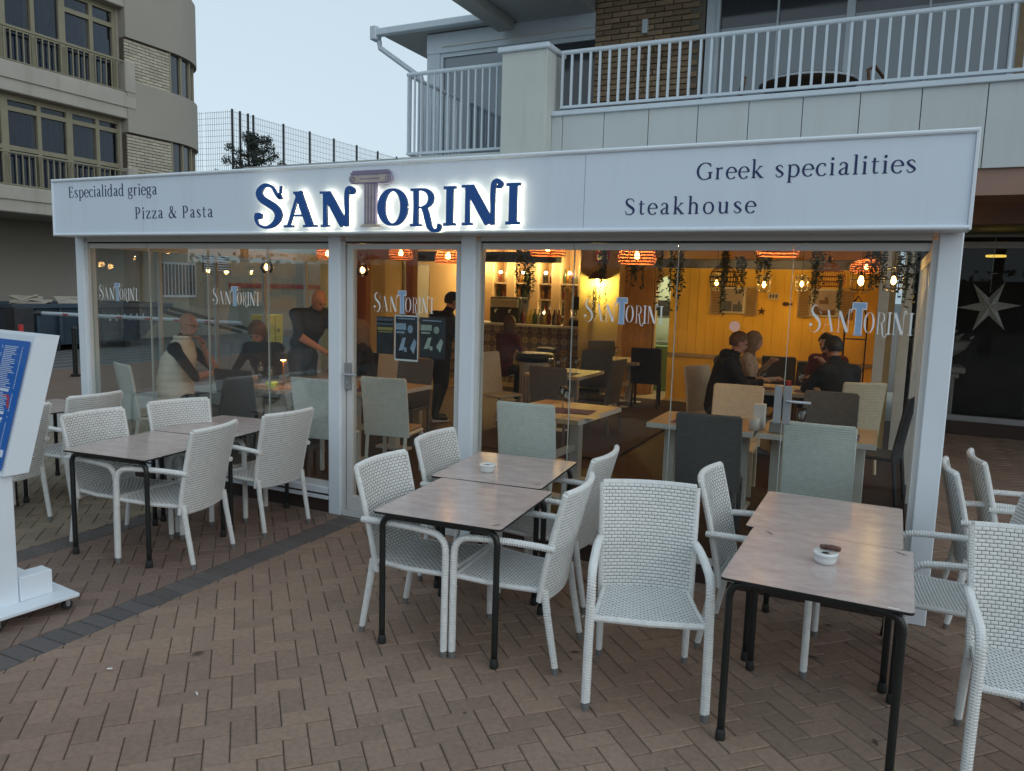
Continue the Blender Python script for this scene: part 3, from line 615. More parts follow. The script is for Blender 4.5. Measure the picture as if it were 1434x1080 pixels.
def ionic(x, z0, h, y, d, mt, ms, mb_, parent=None, w=1.0):
    """column-shaped T: fluted shaft, base, scroll capital"""
    root = MB(); hw = .045*w*h/.36
    root.box((x-hw, y, z0+.05*h), (x+hw, y+d, z0+.76*h)); sh = root.build('column_letter', ms, parent)
    f = MB()
    for k in (-.55, 0, .55): f.box((x+k*hw-.12*hw, y-.0012, z0+.07*h), (x+k*hw+.12*hw, y-.0002, z0+.75*h))
    f.build('fluting', mt, sh)
    f = MB(); f.box((x-1.65*hw, y-.001, z0), (x+1.65*hw, y+d, z0+.03*h)); f.box((x-1.35*hw, y-.001, z0+.0305*h), (x+1.35*hw, y+d, z0+.055*h)); f.build('column_base', mt, sh)
    f = MB(); W = hw*3.7; zc = z0+.85*h; r = .085*h; poly = []
    for k in range(13): a = pi/2+pi*k/12; poly.append((x-W+r+r*cos(a), zc+r*sin(a)))
    for k in range(13): a = -pi/2+pi*k/12; poly.append((x+W-r+r*cos(a), zc+r*sin(a)))
    f.prism(poly, 'y', y-.001, y+d); f.build('capital', ms, sh)
    f = MB(); poly = []
    for k in range(13): a = pi/2+pi*k/12; poly.append((x-W+r+r*.72*cos(a), zc+r*.72*sin(a)))
    for k in range(13): a = -pi/2+pi*k/12; poly.append((x+W-r+r*.72*cos(a), zc+r*.72*sin(a)))
    f.prism(poly, 'y', y-.0022, y-.0012)
    f.build('capital_face', mt, sh)
    f = MB()
    for sx in (-1, 1): stroke(f, arc(x+sx*(W-r), zc, r*.42, r*.42, 0, 400, r*.16, r*.1, 20), 0, 0, 1, 1, y-.0028, .0005)
    f.box((x-W*.45, y-.0028, zc-.012*h), (x+W*.45, y-.0023, zc+.012*h)); f.build('scroll', ms, sh)
    f = MB(); f.box((x-W*.95, y-.001, z0+.938*h), (x+W*.95, y+d, z0+.965*h)); f.box((x-W*.85, y-.001, z0+.966*h), (x+W*.85, y+d, z0+1.0*h)); f.build('abacus', ms, sh)
    return sh
t = ionic(-3.462, 2.333, .405, -.060, .03, M['col_tan'], M['col_purple'], None, sg)
MB().box((-3.485, -.028, 2.36), (-3.439, -.020, 2.62)).build('led_strip', M['halo'], t)

# window decals: the same name in white with a blue column
def decal(x0, x1, zb, zt, y=.2795):
    o = thing('window_lettering', 'x', 'lettering', (0, 0, 0)); h = (zt-zb)*.66; W = x1-x0
    lay = [('S', 0, .14), ('A', .13, .27), ('N', .275, .43), ('O', .535, .64), ('R', .65, .765), ('I', .75, .80), ('N', .80, .94), ('I', .945, 1.0)]
    for c, a, b in lay: bigletter(c, x0+a*W, x0+b*W, zb+h*.12, h, y-.001, .0006, .07 if c != 'I' else .05, M['decal_white'], o)
    t = MB(); xc = x0+.487*W; hw = .028*W
    t.box((xc-hw, y-.0012, zb+.1*h), (xc+hw, y-.0002, zt-.28*h)); t.box((xc-hw*2.2, y-.0012, zt-.28*h), (xc+hw*2.2, y-.0002, zt-.03*h)); t.box((xc-hw*1.6, y-.0012, zb+.02*h), (xc+hw*1.6, y-.0002, zb+.1*h)); t.build('column_letter', M['decal_blue'], o)
    t = MB(); t.box((xc-hw*2.5, y-.0010, zt-.33*h), (xc+hw*2.5, y-.0001, zt)); t.box((xc-hw*1.25, y-.0010, zb+.1*h), (xc-hw*1.01, y-.0001, zt-.34*h)); t.box((xc+hw*1.01, y-.0010, zb+.1*h), (xc+hw*1.25, y-.0001, zt-.34*h)); t.build('column_outline', M['decal_white'], o)
    return o
for (a, b, zb, zt, lb) in ((-6.943, -6.393, 1.685, 1.86, 'white restaurant name on the leftmost glass pane'), (-5.425, -4.872, 1.69, 1.865, 'white restaurant name on the pane in front of the woman looking down'), (-3.673, -3.115, 1.69, 1.875, 'white restaurant name on the entrance door above the posters'), (-1.897, -1.334, 1.69, 1.875, 'white restaurant name on the pane beside the bar lights'), (-.433, .138, 1.69, 1.89, 'white restaurant name on the rightmost pane near the corner post')):
    o = decal(a, b, zb, zt); o['label'] = lb; o['group'] = 'restaurant names on the glass'
MB().lathe([(.034, 0), (.034, .001)], 28).build('round_sticker', M['pink'], None)
o = bpy.data.objects['round_sticker']; o.rotation_euler = (pi/2, 0, 0); o.location = (-.872, .283, 1.714); tag(o, 'plain salmon round sticker on the glass in front of the seated diner', 'sticker')
# two posters and a tiny notice behind the door glass
def poster(x0, x1, z0, z1, lb, style):
    o = MB().box((x0, .300, z0), (x1, .3015, z1)).build('poster', M['poster_dark' if style != 2 else 'poster_dark']); tag(o, lb, 'poster', 'posters on the entrance door')
    w = x1-x0; h = z1-z0
    def P(a, b, c, d, m, nm='print'): MB().box((x0+a*w, .2990, z0+c*h), (x0+b*w, .2998, z0+d*h)).build(nm, M[m], o)
    if style == 0: P(.0, 1, .78, .97, 'beam_blue'); P(.02, .98, .84, .88, 'poster_blue'); P(.05, .95, .64, .72, 'gold'); P(.1, .9, .58, .61, 'gold')
    else:
        pm = 'poster_blue' if style == 1 else 'poster_green'
        if style == 1: 
            for q in ((0, .04, 0, 1), (.96, 1, 0, 1), (.04, .96, 0, .04), (.04, .96, .965, 1)): P(*q, 'decal_white', 'poster_border')
        P(.12, .85, .91, .935, 'poster_blue', 'print_line'); P(.05, .48, .68, .82, pm); P(.08, .42, .60, .645, pm, 'print_line')
        # figure: head and arms as a printed silhouette
        f = MB(); cx = .66
        f.prism([(x0+(cx+.11*cos(a*pi/6))*w, z0+(.70+.09*sin(a*pi/6))*h) for a in range(12)], 'y', .2982, .2988); f.build('printed_face', M[pm], o)
        f = MB(); f.prism([(x0+.18*w, z0+.22*h), (x0+.34*w, z0+.50*h), (x0+.48*w, z0+.52*h), (x0+.38*w, z0+.24*h)], 'y', .2976, .2988); f.prism([(x0+.66*w, z0+.30*h), (x0+.84*w, z0+.50*h), (x0+.93*w, z0+.42*h), (x0+.82*w, z0+.16*h)], 'y', .2976, .2988); f.prism([(x0+.42*w, z0+.2*h), (x0+.40*w, z0+.3*h), (x0+.52*w, z0+.3*h), (x0+.52*w, z0+.2*h)], 'y', .2976, .2988); f.build('printed_sleeve', M[pm], o)
poster(-3.655, -3.492, 1.37, 1.665, 'dark landscape-topped poster left of the white framed one on the door', 0)
poster(-3.482, -3.262, 1.325, 1.685, 'white edged blue concert poster with a figure holding hands forward', 1)
poster(-3.252, -3.02, 1.36, 1.675, 'dull green poster with a pale standing figure beside the framed poster', 2)
# ------------------------------------------------------------------ building above and behind the restaurant
ab = thing('apartment_block', 'white clad block with tan brick balcony storey above the restaurant', 'building')
MB().box((-8.8, 4.06, 3.05), (9, 12, 3.60)).build('floor_slab', M['soffit'], ab)
MB().box((-5.95, 3.92, 3.42), (-4.40, 4.0595, 3.58)).build('slab_edge', M['panel_white'], ab)
pj = [-3.80, -3.657, -3.139, -2.609, -2.054, -1.512, -.968, -.424, .127, .683, 1.23, 1.78, 2.33, 2.88, 3.43, 3.98, 4.6]
MB().box((-3.80, 4.012, 3.18), (4.6, 4.055, 3.97)).build('panel_backing', M['dark'], ab)
for a, b in zip(pj[:-1], pj[1:]): MB().bev((a+.004, 3.985, 3.18), (b-.004, 4.0115, 3.965), .002).build('cladding_panel', M['panel_white'], ab)
MB().bev((-3.80, 3.95, 3.9655), (4.6, 4.2, 4.02), .006).build('coping', M['rail'], ab)
MB().box((-3.80, 4.06, 3.6005), (4.6, 4.18, 3.965)).build('parapet', M['render_white'], ab)
MB().bev((-4.39, 3.80, 2.8), (-3.80, 4.25, 4.70), .006).build('pier', M['render_white'], ab)
MB().bev((-4.44, 3.76, 4.7005), (-3.765, 4.30, 4.76), .01).build('pier_cap', M['rail'], ab)
# soffit above the shop on the right
MB().box((.36, 4.06, 3.0), (5, 8.0, 3.049)).build('lower_soffit', M['brown_soffit'], ab)
MB().box((.345, 4.02, 2.93), (5, 4.0595, 3.179)).build('soffit_fascia', M['brown_soffit'], ab)
MB().box((.36, 5.6, 2.80), (5, 5.8, 2.9995)).build('soffit_beam', M['brown_soffit'], ab)
# balcony storey: brick pier, windows, left glazed corner
WY = 5.5
MB().box((-3.86, WY+.03, 3.6005), (-2.39, WY+.3, 6.6)).build('brick_backing', M['mortar'], ab)
bw = MB(); bw.bev((-.112, 0, -.030), (.112, .04, .030), .004); bme = bw.mesh('brick', M['ubrick'])
hw = MB(); hw.bev((-.053, 0, -.030), (.053, .04, .030), .004); hme = hw.mesh('brick', M['ubrick'])
row = 0; z = 4.0
RR = random.Random(3)
while z < 6.25:
    x = -3.86+(.116 if row % 2 else 0)
    if row % 2: 
        o = bpy.data.objects.new('brick', hme); COL.objects.link(o); o.parent = ab; o.location = (-3.86+.055, WY+RR.uniform(-.002, .002), z)
    while x+.232 <= -2.38:
        o = bpy.data.objects.new('brick', bme); COL.objects.link(o); o.parent = ab; o.location = (x+.116, WY+RR.uniform(-.0025, .0025), z); o.rotation_euler = (0, RR.uniform(-.004, .004), 0)
        x += .235
    row += 1; z += .0715
MB().box((-3.9, WY-.0, 5.64), (-3.8605, WY+.3, 6.6)).build('brick_return', M['mortar'], ab)
# right windows
win = MB().box((-2.37, WY+.02, 3.6005), (-2.2405, WY+.12, 6.4)).box((-2.24, WY+.0, 3.6005), (-2.20, WY+.12, 6.4)).build('window_frame', M['rail'], ab)
for a, b in ((-2.20, -1.51), (-1.49, -.72), (-.63, .14), (.165, .95)):
    MB().box((a, WY+.07, 3.65), (b, WY+.08, 5.25)).build('pane', M['skyglass'], win); MB().box((a, WY+.0705, 5.2505), (b, WY+.0805, 6.4)).build('pane', M['winglass'], win)
for a, b in ((-1.51, -1.49), (-.72, -.63), (.14, .165), (.95, 1.02)): MB().box((a, WY+.01, 3.6005), (b, WY+.1, 6.4)).build('mullion', M['rail'], win)
MB().box((-2.2, WY+.015, 3.6005), (.95, WY+.095, 3.649)).build('window_sill', M['rail'], win)
MB().box((1.02, WY, 3.6005), (6, WY+.3, 6.6)).build('brick_wall', M['ubrick'], ab)
MB().box((-3.19, WY-.06, 5.28), (-3.12, WY-.004, 5.45)).build('wall_light', M['rail'], ab)
# glazed corner room
wl = MB().box((-6.53, WY, 3.6005), (-6.31, WY+.12, 5.36)).box((-6.53, WY-.01, 5.3605), (-3.861, WY+.15, 5.6405)).box((-6.31, WY+.02, 5.30), (-3.861, WY+.1, 5.36)).box((-6.31, WY+.02, 3.6005), (-6.26, WY+.1, 5.2995)).box((-5.25, WY+.015, 3.6005), (-5.21, WY+.1, 5.2995)).build('corner_window_frame', M['rail'], ab)
MB().box((-6.26, WY+.05, 3.62), (-5.25, WY+.06, 5.2995)).build('pane', M['skyglass'], wl)
MB().box((-5.21, WY+.05, 3.62), (-3.87, WY+.06, 5.2995)).build('pane', M['winglass'], wl)
MB().box((-6.26, WY-.03, 5.44), (-3.861, WY-.0105, 5.46)).build('header_trim', M['alu2'], wl)
MB().box((-6.53, WY+.121, 3.6005), (-6.42, 11, 5.5)).build('side_wall', M['rail'], ab)
MB().box((-7.22, WY-.12, 5.66), (-5.05, 11, 5.73)).build('corner_roof', M['soffit'], ab)
MB().bev((-7.34, WY-.24, 5.66), (-5.05, WY-.1205, 5.76), .01).build('gutter', M['rail'], ab)
MB().bev((-7.40, WY-.26, 5.60), (-7.29, WY-.10, 5.80), .01).build('gutter_box', M['rail'], ab)
MB().tube([(-7.30, WY-.15, 5.60), (-7.29, WY-.14, 5.50), (-6.60, WY-.04, 5.02), (-6.56, WY-.04, 4.9), (-6.56, WY-.04, 3.6)], .04, 8).build('downpipe', M['rail'], ab)
# overhanging slab
MB().box((-5.02, 3.6, 5.641), (-3.87, WY-.001, 5.9)).build('overhang_slab', M['soffit'], ab)
MB().box((-3.869, 3.6, 6.05), (6, WY+.3, 6.3)).build('overhang_slab', M['soffit'], ab)
MB().bev((-5.27, 3.6, 5.50), (-5.021, WY-.13, 5.95), .01).build('edge_beam', M['soffit'], ab)
MB().box((-8.8, 11.9, 3.6), (9, 12, 6.3)).build('rear_wall', M['soffit'], ab)
MB().box((-6.41, WY+.301, 6.301), (9, 12.1, 6.45)).box((-5.02, WY, 5.9005), (-3.87, WY+.3, 6.6)).build('roof_slab', M['soffit'], ab)
MB().box((-3.86, WY+.31, 3.61), (-3.8, 11.9, 6.3)).build('inner_partition', M['soffit'], ab)

def railing(name, label, p0, p1, z0, z1, pitch, bw=.02, m='rail', over=.0):
    dx, dy = p1[0]-p0[0], p1[1]-p0[1]; L = sqrt(dx*dx+dy*dy); a = math.atan2(dy, dx)
    r = thing(name, label, 'railing', (p0[0], p0[1], 0), a, 'balcony railings')
    MB().tube([(-over, 0, z1), (L+over, 0, z1)], .027, 10).build('handrail', M[m], r)
    MB().box((0, -.02, z0), (L, .02, z0+.03)).build('bottom_rail', M[m], r)
    me = MB().box((-bw/2, -.012, z0+.0305), (bw/2, .012, z1-.02)).mesh('baluster', M[m])
    n = int(L/pitch)
    for i in range(n+1):
        o = bpy.data.objects.new('baluster', me); COL.objects.link(o); o.parent = r; o.location = (min(L-.015, .015+i*pitch), 0, 0)
    return r
railing('balcony_railing', 'long white balcony railing on the clad parapet above the sign', (-3.72, 4.05), (4.6, 4.05), 4.06, 4.70, .1165, .026)
railing('balcony_railing', 'short white railing left of the rendered pier', (-5.87, 4.0), (-4.42, 4.0), 3.62, 4.635, .1)
railing('balcony_railing', 'return railing with dark handrail running back from the corner', (-5.87, 4.06), (-5.87, 5.40), 3.62, 4.635, .1)
# balcony furniture
t = thing('round_table', 'round brown garden table behind the white balcony railing', 'table', (-1.02, 4.80, 3.56))
MB().lathe([(.50, .70), (.52, .71), (.52, .74), (.5, .75)], 28).build('tabletop', M['brownwood'], t)
MB().lathe([(.525, .715), (.535, .715), (.535, .735), (.525, .735)], 28).build('rim', M['rail'], t)
MB().tube([(0, 0, .02), (0, 0, .70)], .03).build('leg', M['brownwood'], t); MB().lathe([(.25, 0), (.25, .03)], 16).build('base', M['brownwood'], t)
for x, y, a, lb in ((-.10, 4.62, 1.2, 'brown garden chair right of the round balcony table'), (-1.95, 4.62, -1.3, 'brown garden chair left of the round balcony table')):
    t = thing('garden_chair', lb, 'chair', (x, y, 3.6), a, 'balcony chairs')
    MB().box((-.2, -.2, .40), (.2, .2, .43)).build('seat', M['brownwood'], t)
    MB().tube([(-.2, .2, .43), (-.2, .24, .72), (0, .26, .80), (.2, .24, .72), (.2, .2, .43)], .018).build('backrest', M['brownwood'], t)
    for sx in (-.18, .18):
        for sy in (-.18, .18): MB().tube([(sx, sy, 0), (sx, sy, .40)], .014, 6).build('leg', M['brownwood'], t)

# ------------------------------------------------------------------ neighbouring shop on the right
sh = thing('neighbour_shop', 'dark glazed shop front beside the pavilion under the brown soffit', 'shop')
MB().box((.36, 7.95, -.01), (5, 8.2, .20)).build('base_tiles', M['tile_dark'], sh)
MB().box((.36, 7.97, .2005), (5, 8.05, .28)).build('window_sill', M['grey_metal'], sh)
wf = MB().box((.36, 7.97, 2.66), (5, 8.03, 2.75)).build('transom', M['rail'], sh)
MB().box((.36, 7.97, .2805), (.42, 8.03, 2.995)).box((2.2, 7.97, .2805), (2.26, 8.03, 2.659)).build('window_frame', M['grey_metal'], sh)
for a, b, c, d in ((.43, 2.19, .285, 2.655), (2.27, 4.95, .285, 2.655), (.43, 4.95, 2.755, 2.99)): MB().box((a, 7.995, c), (b, 8.005, d)).build('pane', M['glass'], sh)
MB().box((.36, 10.6, 0), (5, 10.7, 3.0)).box((.36, 8.06, -.3), (5, 10.599, .0)).box((4.95, 8.06, 0), (5, 10.599, 3)).build('interior_wall', M['shopdark'], sh)
MB().box((-.02, 5.12, .0), (.06, 10.7, 3.0)).build('party_wall', M['cream_wall'], sh)
st = thing('paper_star', 'silver six pointed paper star hanging in the dark shop window', 'star', (1.30, 8.35, 1.85))
s = MB(); pts = []
for k in range(12):
    r = .40 if k % 2 == 0 else .125; a = RAD(4+30*k); pts.append((r*cos(a), 0, r*sin(a)))
s.add(pts+[(0, -.07, 0), (0, .07, 0)], [(k, (k+1) % 12, 12) for k in range(12)]+[((k+1) % 12, k, 13) for k in range(12)]); s.build('star_body', M['star'], st)
MB().tube([(0, 0, .2), (.0, 0, 1.1)], .004, 5).build('string', M['rail'], st)
MB().lathe([(.0, -.0), (.05, .0), (.05, .008), (0, .008)], 10, (.02, 0, .47)).build('hook', M['star'], st)
pd = thing('stone_pedestal', 'grey carved stone pedestal with a bowl behind the shop glass', 'pedestal', (.72, 8.55, 0))
for a, b, c in ((.34, .0, .12), (.28, .12, .2), (.24, .2, .78), (.29, .78, .86), (.36, .86, .95)): MB().bev((-a, -a, b+.0005), (a, a, c), .015).build('block', M['stone'], pd)
MB().lathe([(.14, .951), (.12, 1.0), (.2, 1.08), (.36, 1.2), (.42, 1.32), (.38, 1.33), (.3, 1.22)], 20).build('bowl', M['stone'], pd)
fl = MB()
RR = random.Random(9)
for k in range(60):
    a = RR.uniform(0, 6.28); r = RR.uniform(0, .4); x, y, z = r*cos(a), r*sin(a), 1.32+RR.uniform(0, .2); fl.quad((x, y, z), (x+.05, y+.01, z+.03), (x+.06, y, z+.07), (x+.01, y, z+.05))
fl.build('dried_flowers', M['stone'], pd)
t = thing('ceiling_lamp', 'small glowing yellow ceiling light inside the dark shop', 'lamp', (1.45, 9.6, 2.62))
MB().lathe([(.14, 0), (.14, .03)], 16).build('shade', emat('dim_yellow_shade', (.9, .6, .1), 1.2), t)
t = thing('floor_urn', 'black iron stand inside the dark shop right of the star', 'stand', (2.2, 9.0, 0))
for a in (-.25, .25): MB().box((a-.012, -.012, 0), (a+.012, .012, 1.95)).build('post', M['black'], t)
for z in (.5, 1.0, 1.5, 1.93): MB().box((-.2375, -.1, z), (.2375, .1, z+.015)).build('shelf', M['black'], t)

# ------------------------------------------------------------------ apartment building on the left with enclosed balconies
lb = thing('balcony_building', 'beige curved-corner apartment building with enclosed tan balconies', 'building')
LX = -19.05
MB().box((-34, -14, 3.42), (LX-.45, 10.05, 12.6)).build('core', M['beige'], lb)
MB().box((-34, -14, -.1), (-22, 13.2, 3.4195)).build('ground_floor_wall', M['beige'], lb)
CX, CY, CR = -21.15, 11.45, 2.1
def band(z0, z1, r, m, nm, a0=-2, a1=96, flat=True, y0=10.05, t=.25):
    b = MB(); n = 18; pts = []
    if flat: pts.append((CX+r, y0))
    for k in range(n+1):
        a = RAD(a0+(a1-a0)*k/n)
        if flat and k == 0: pts.append((CX+r, CY)); continue
        pts.append((CX+r*cos(a), CY+r*sin(a)))
    inner = [(CX+(x-CX)*(r-t)/r if i else x-t, CY+(y-CY)*(r-t)/r if y > CY else y) for i, (x, y) in enumerate(pts)]
    poly = pts+inner[::-1]; N = len(pts)
    vs = [(x, y, z0) for x, y in pts]+[(x, y, z1) for x, y in pts]+[(x, y, z0) for x, y in inner]+[(x, y, z1) for x, y in inner]
    fs = []
    for i in range(N-1): fs += [(i, i+1, N+i+1, N+i), (2*N+i, 3*N+i, 3*N+i+1, 2*N+i+1), (i, 2*N+i, 2*N+i+1, i+1), (N+i, N+i+1, 3*N+i+1, 3*N+i)]
    fs += [(0, N, 3*N, 2*N), (N-1, 3*N-1, 4*N-1, 2*N-1)]
    b.add(vs, fs); return b.build(nm, m, lb, smooth=False)
band(8.34, 10.12, CR+.07, M['beige'], 'render_band'); band(5.86, 7.22, CR+.07, M['beige'], 'render_band'); band(3.42, 4.32, CR+.07, M['beige'], 'render_band'); band(11.3, 12.6, CR+.07, M['beige'], 'render_band')
for z0, z1 in ((10.121, 11.299), (7.221, 8.339), (4.321, 5.859)):
    # brick part: y 10.05 .. 11.55
    MB().box((LX-.2, 10.05, z0), (LX-.03, 11.5, z1)).build('brick_backing', M['mortar_dark'], lb)
    b = MB(); z = z0+.045; r = 0
    while z < z1-.03:
        y = 10.06-(.13 if r % 2 else 0)
        while y < 11.48:
            a, c = max(y, 10.055), min(y+.25, 11.49)
            if c-a > .04: b.box((LX-.029, a, z-.035), (LX+.005, c, z+.03))
            y += .262
        z += .083; r += 1
    b.build('brick_courses', M['cbrick'], lb, kind='stuff')
    # curved window strip
    o = band(z0+.02, z1-.02, CR-.08, M['winglass'], 'curved_window', -1, 92, True, 11.52, .05)
    for k in range(7):
        a = RAD(0+15*k); x = CX+(CR-.06)*cos(a); y = CY+(CR-.06)*sin(a)+(.06 if k == 0 else 0)
        MB().box((x-.04, y-.04, z0+.001), (x+.04, y+.04, z1-.001), a).build('mullion', M['tanmetal'], o)
    MB().box((LX-.06, 11.5005, z0+.001), (LX+.0, 11.56, z1-.001)).build('window_jamb', M['tanmetal'], o)
# balconies
for zb, zt, ztop, wb, tr in ((6.2, 6.9, 9.08, 7.75, 8.60), (3.4, 4.02, 6.199, 4.95, 5.87)):
    MB().bev((LX-.45, -14, zb), (LX+.05, 10.30, zt), .02).build('balcony_slab', M['slab'], lb)
    MB().box((LX+.0505, -14, zb+.30), (LX+.09, 10.30, zt-.12 if zt > 5 else zt-.2)).build('slab_moulding', M['slab'], lb)
    MB().bev((LX-.2, 10.0, zt+.001), (LX+.088, 10.313, zt+(.82 if zt > 5 else .88)), .02).build('balcony_end_wall', M['slab'], lb)
    fr = thing('enclosed_balcony_frame', None, None); fr.parent = lb
    cols = [5.55, 6.25, 6.98, 7.72, 8.47, 9.27, 9.96] if zt > 5 else [5.4, 6.1, 6.93, 7.77, 8.56, 9.35, 10.02]
    xg = LX-.28
    for i, y in enumerate(cols):
        w = .05 if i % 2 else .085
        MB().box((xg-.05, y-w, zt+.001), (xg+.05, y+w, ztop)).build('upright', M['tanmetal'], fr)
    for a, b2 in zip(cols[:-1], cols[1:]):
        MB().box((xg-.02, a+.086, zt+.08), (xg-.01, b2-.086, ztop-.1)).build('pane', M['tinted'], fr)
        c = MB(); yy = a+.09
        while yy < b2-.12: c.box((xg-.13-.018*sin(yy*37), yy, zt+.1), (xg-.12-.018*sin(yy*37), yy+.05, ztop-.1)); yy += .06
        c.build('curtain', M['curtain'], fr)
        for z in (wb, tr):
            if z == tr and zt > 5 and a < 8.4: continue
            MB().box((xg-.04, a+.0, z-.055), (xg+.045, b2-.0, z+.055)).build('crossbar', M['tanmetal'], fr)
    MB().box((xg-.04, 5.4, ztop-.14), (xg+.045, 10.0, ztop-.001)).build('crossbar', M['tanmetal'], fr)
    MB().box((xg-.04, 5.4, zt+.001), (xg+.045, 10.0, zt+.08)).build('crossbar', M['tanmetal'], fr)
    # railing
    me = MB().box((LX-.012, -.012, zt+.04), (LX+.012, .012, zt+.77)).mesh('baluster', M['tanmetal'])
    y = 5.0
    while y < 9.95:
        o = bpy.data.objects.new('baluster', me); COL.objects.link(o); o.parent = lb; o.location = (0, y, 0); y += .155
    MB().box((LX-.03, 2, zt+.77), (LX+.03, 9.98, zt+.81)).box((LX-.02, 2, zt+.02), (LX+.02, 9.98, zt+.045)).build('handrail', M['tanmetal'], lb)
MB().box((LX-.449, 9.98, 3.43), (LX-.205, 10.4, 9.08)).build('end_wall', M['beige'], lb)
MB().bev((LX-.45, -14, 9.081), (LX+.05, 10.35, 9.9), .02).build('balcony_slab', M['slab'], lb)
MB().box((LX-.05, 10.3505, 9.08), (LX+.02, 10.8, 9.12)).build('slab_drip', M['slab'], lb)

# low wall building seen through the glass
lw = thing('low_building', 'greenish cream single storey building with barred window across the street', 'building')
MB().box((-23.3, 13.21, -.1), (-22, 24.5, 4.9)).build('wall', M['far_wall'], lw)
w = MB().box((-21.999, 13.5, 1.30), (-21.93, 14.85, 1.38)).box((-21.999, 13.5, 2.42), (-21.93, 14.85, 2.48)).build('window_frame', M['rail'], lw)
MB().box((-21.9995, 13.52, 1.38), (-21.985, 14.83, 2.42)).build('pane', M['winglass'], w)
for k in range(10): MB().box((-21.93, 13.52+k*.143, 1.30), (-21.905, 13.545+k*.143, 2.48)).build('bar', M['rail'], w)
v = MB().box((-21.999, 15.2, 2.22), (-21.96, 16.3, 3.02)).build('vent', M['dark'], lw)
for k in range(9): MB().box((-21.9595, 15.22, 2.25+k*.087), (-21.92, 16.28, 2.29+k*.087)).build('louvre', M['rail'], v)
MB().box((-21.999, 16.4, 1.66), (-21.97, 24.4, 1.84)).build('painted_band', M['redband'], lw)
MB().tube([(-21.93, 12.7, 0), (-21.93, 12.7, 3.4)], .06, 8).build('drainpipe', M['tanmetal'], lw)
cp = thing('carport', 'small white steel canopy frame in front of the cream wall', 'canopy', (-20.6, 20.2, 0), 0)
for x, y in ((0, 0), (1.2, 0), (0, 2.6), (1.2, 2.6)): MB().box((x-.04, y-.04, 0), (x+.04, y+.04, 2.9)).build('post', M['rail'], cp)
MB().quad((-.3, -.5, 2.9), (1.6, -.5, 3.15), (1.6, 3.2, 3.15), (-.3, 3.2, 2.9)).quad((-.3, -.5, 2.94), (-.3, 3.2, 2.94), (1.6, 3.2, 3.19), (1.6, -.5, 3.19)).build('roof', M['rail'], cp)
for k in range(5): MB().tube([(0, k*.65, 2.9), (.6, k*.65, 3.05), (1.2, k*.65, 2.9)], .025, 6).build('rib', M['rail'], cp)
# utility cabinet, barrier, bollard, skip
t = thing('utility_cabinet', 'yellow street cabinet across the road behind the diners', 'cabinet', (-17.0, 13.1, -.002), .1)
MB().bev((-.3, -.38, 0), (.3, .38, .93), .02).build('cabinet_body', M['yellow'], t); MB().box((.3005, -.02, .05), (.306, .0, .88)).build('door_gap', M['dark'], t); MB().box((.3005, .1, .4), (.33, .16, .5)).build('lock_case', M['dark'], t)
t = thing('barrier_arm', 'white car park barrier arm with small red marks in front of the blue skip', 'barrier')
A, B = Vector((-18.6, 7.15, 1.0)), Vector((-12.66, 7.75, 1.0))
MB().tube([A, B], .045, 8).build('arm', M['rail'], t)
for k in range(1, 7):
    a = A.lerp(B, k/7-.016); b = A.lerp(B, k/7+.016); MB().box((min(a.x, b.x), a.y-.048, a.z-.016), (max(a.x, b.x), a.y-.0, a.z+.016)).build('red_mark', M['red'], t)
MB().bev((A.x-.2, A.y-.75, -.05), (A.x+.2, A.y-.3, 1.15), .02).build('motor_box', M['dark'], t)
MB().tube([A, A+Vector((0, -.5, 0))], .06).build('arm_socket', M['dark'], t)
t = thing('bollard', 'thin black street bollard left of the pavilion corner post', 'bollard', (-14.0, 4.83, 0))
MB().lathe([(.09, 0), (.09, .04), (.045, .05), (.045, .9), (.05, .92), (.03, .97)], 12).build('bollard_post', M['black'], t)
t = thing('marker_pole', 'slim red and white marker pole at the far left', 'pole', (-16.0, 5.05, -.05))
MB().tube([(0, 0, 0), (0, 0, .62)], .05).build('lower_pole', M['rail'], t); MB().tube([(0, 0, .6205), (0, 0, .95)], .05).build('upper_pole', M['red'], t)
sk = thing('skip', 'navy blue open rubbish skip against the beige wall', 'skip')
def hullbox(y0b, y1b, y0t, y1t, z0, z1, x0=-21.2, x1=-19.5):
    return [(x0, y0b, z0), (x1, y0b, z0), (x1, y1b, z0), (x0, y1b, z0), (x0-.1, y0t, z1), (x1+.1, y0t, z1), (x1+.1, y1t, z1), (x0-.1, y1t, z1)]
b = MB(); b.add(hullbox(7.1, 10.6, 6.95, 11.6, .12, 1.08), [(0, 3, 2, 1), (0, 1, 5, 4), (1, 2, 6, 5), (2, 3, 7, 6), (3, 0, 4, 7)]); b.build('skip_body', M['skip'], sk)
MB().bev((-21.35, 6.9, 1.0805), (-21.25, 11.65, 1.2), .01).bev((-19.42, 6.9, 1.0805), (-19.32, 11.65, 1.2), .01).bev((-21.249, 6.9, 1.0805), (-19.421, 7.0, 1.2), .01).bev((-21.249, 11.55, 1.0805), (-19.421, 11.65, 1.2), .01).build('rim', M['skip'], sk)
for k in range(6): MB().bev((-19.50, 7.5+k*.6, .2), (-19.33, 7.58+k*.6, 1.05), .01).build('side_rib', M['skip'], sk)
MB().bev((-19.6, 6.9, .0), (-19.2, 7.3, 1.05), .02).build('lifting_post', M['skip'], sk)
for y in (7.5, 8.1, 8.9, 10.2): MB().tube([(-20.3, y, .06), (-19.5, y, .06)], .11, 10).build('roller', M['rubber'], sk)
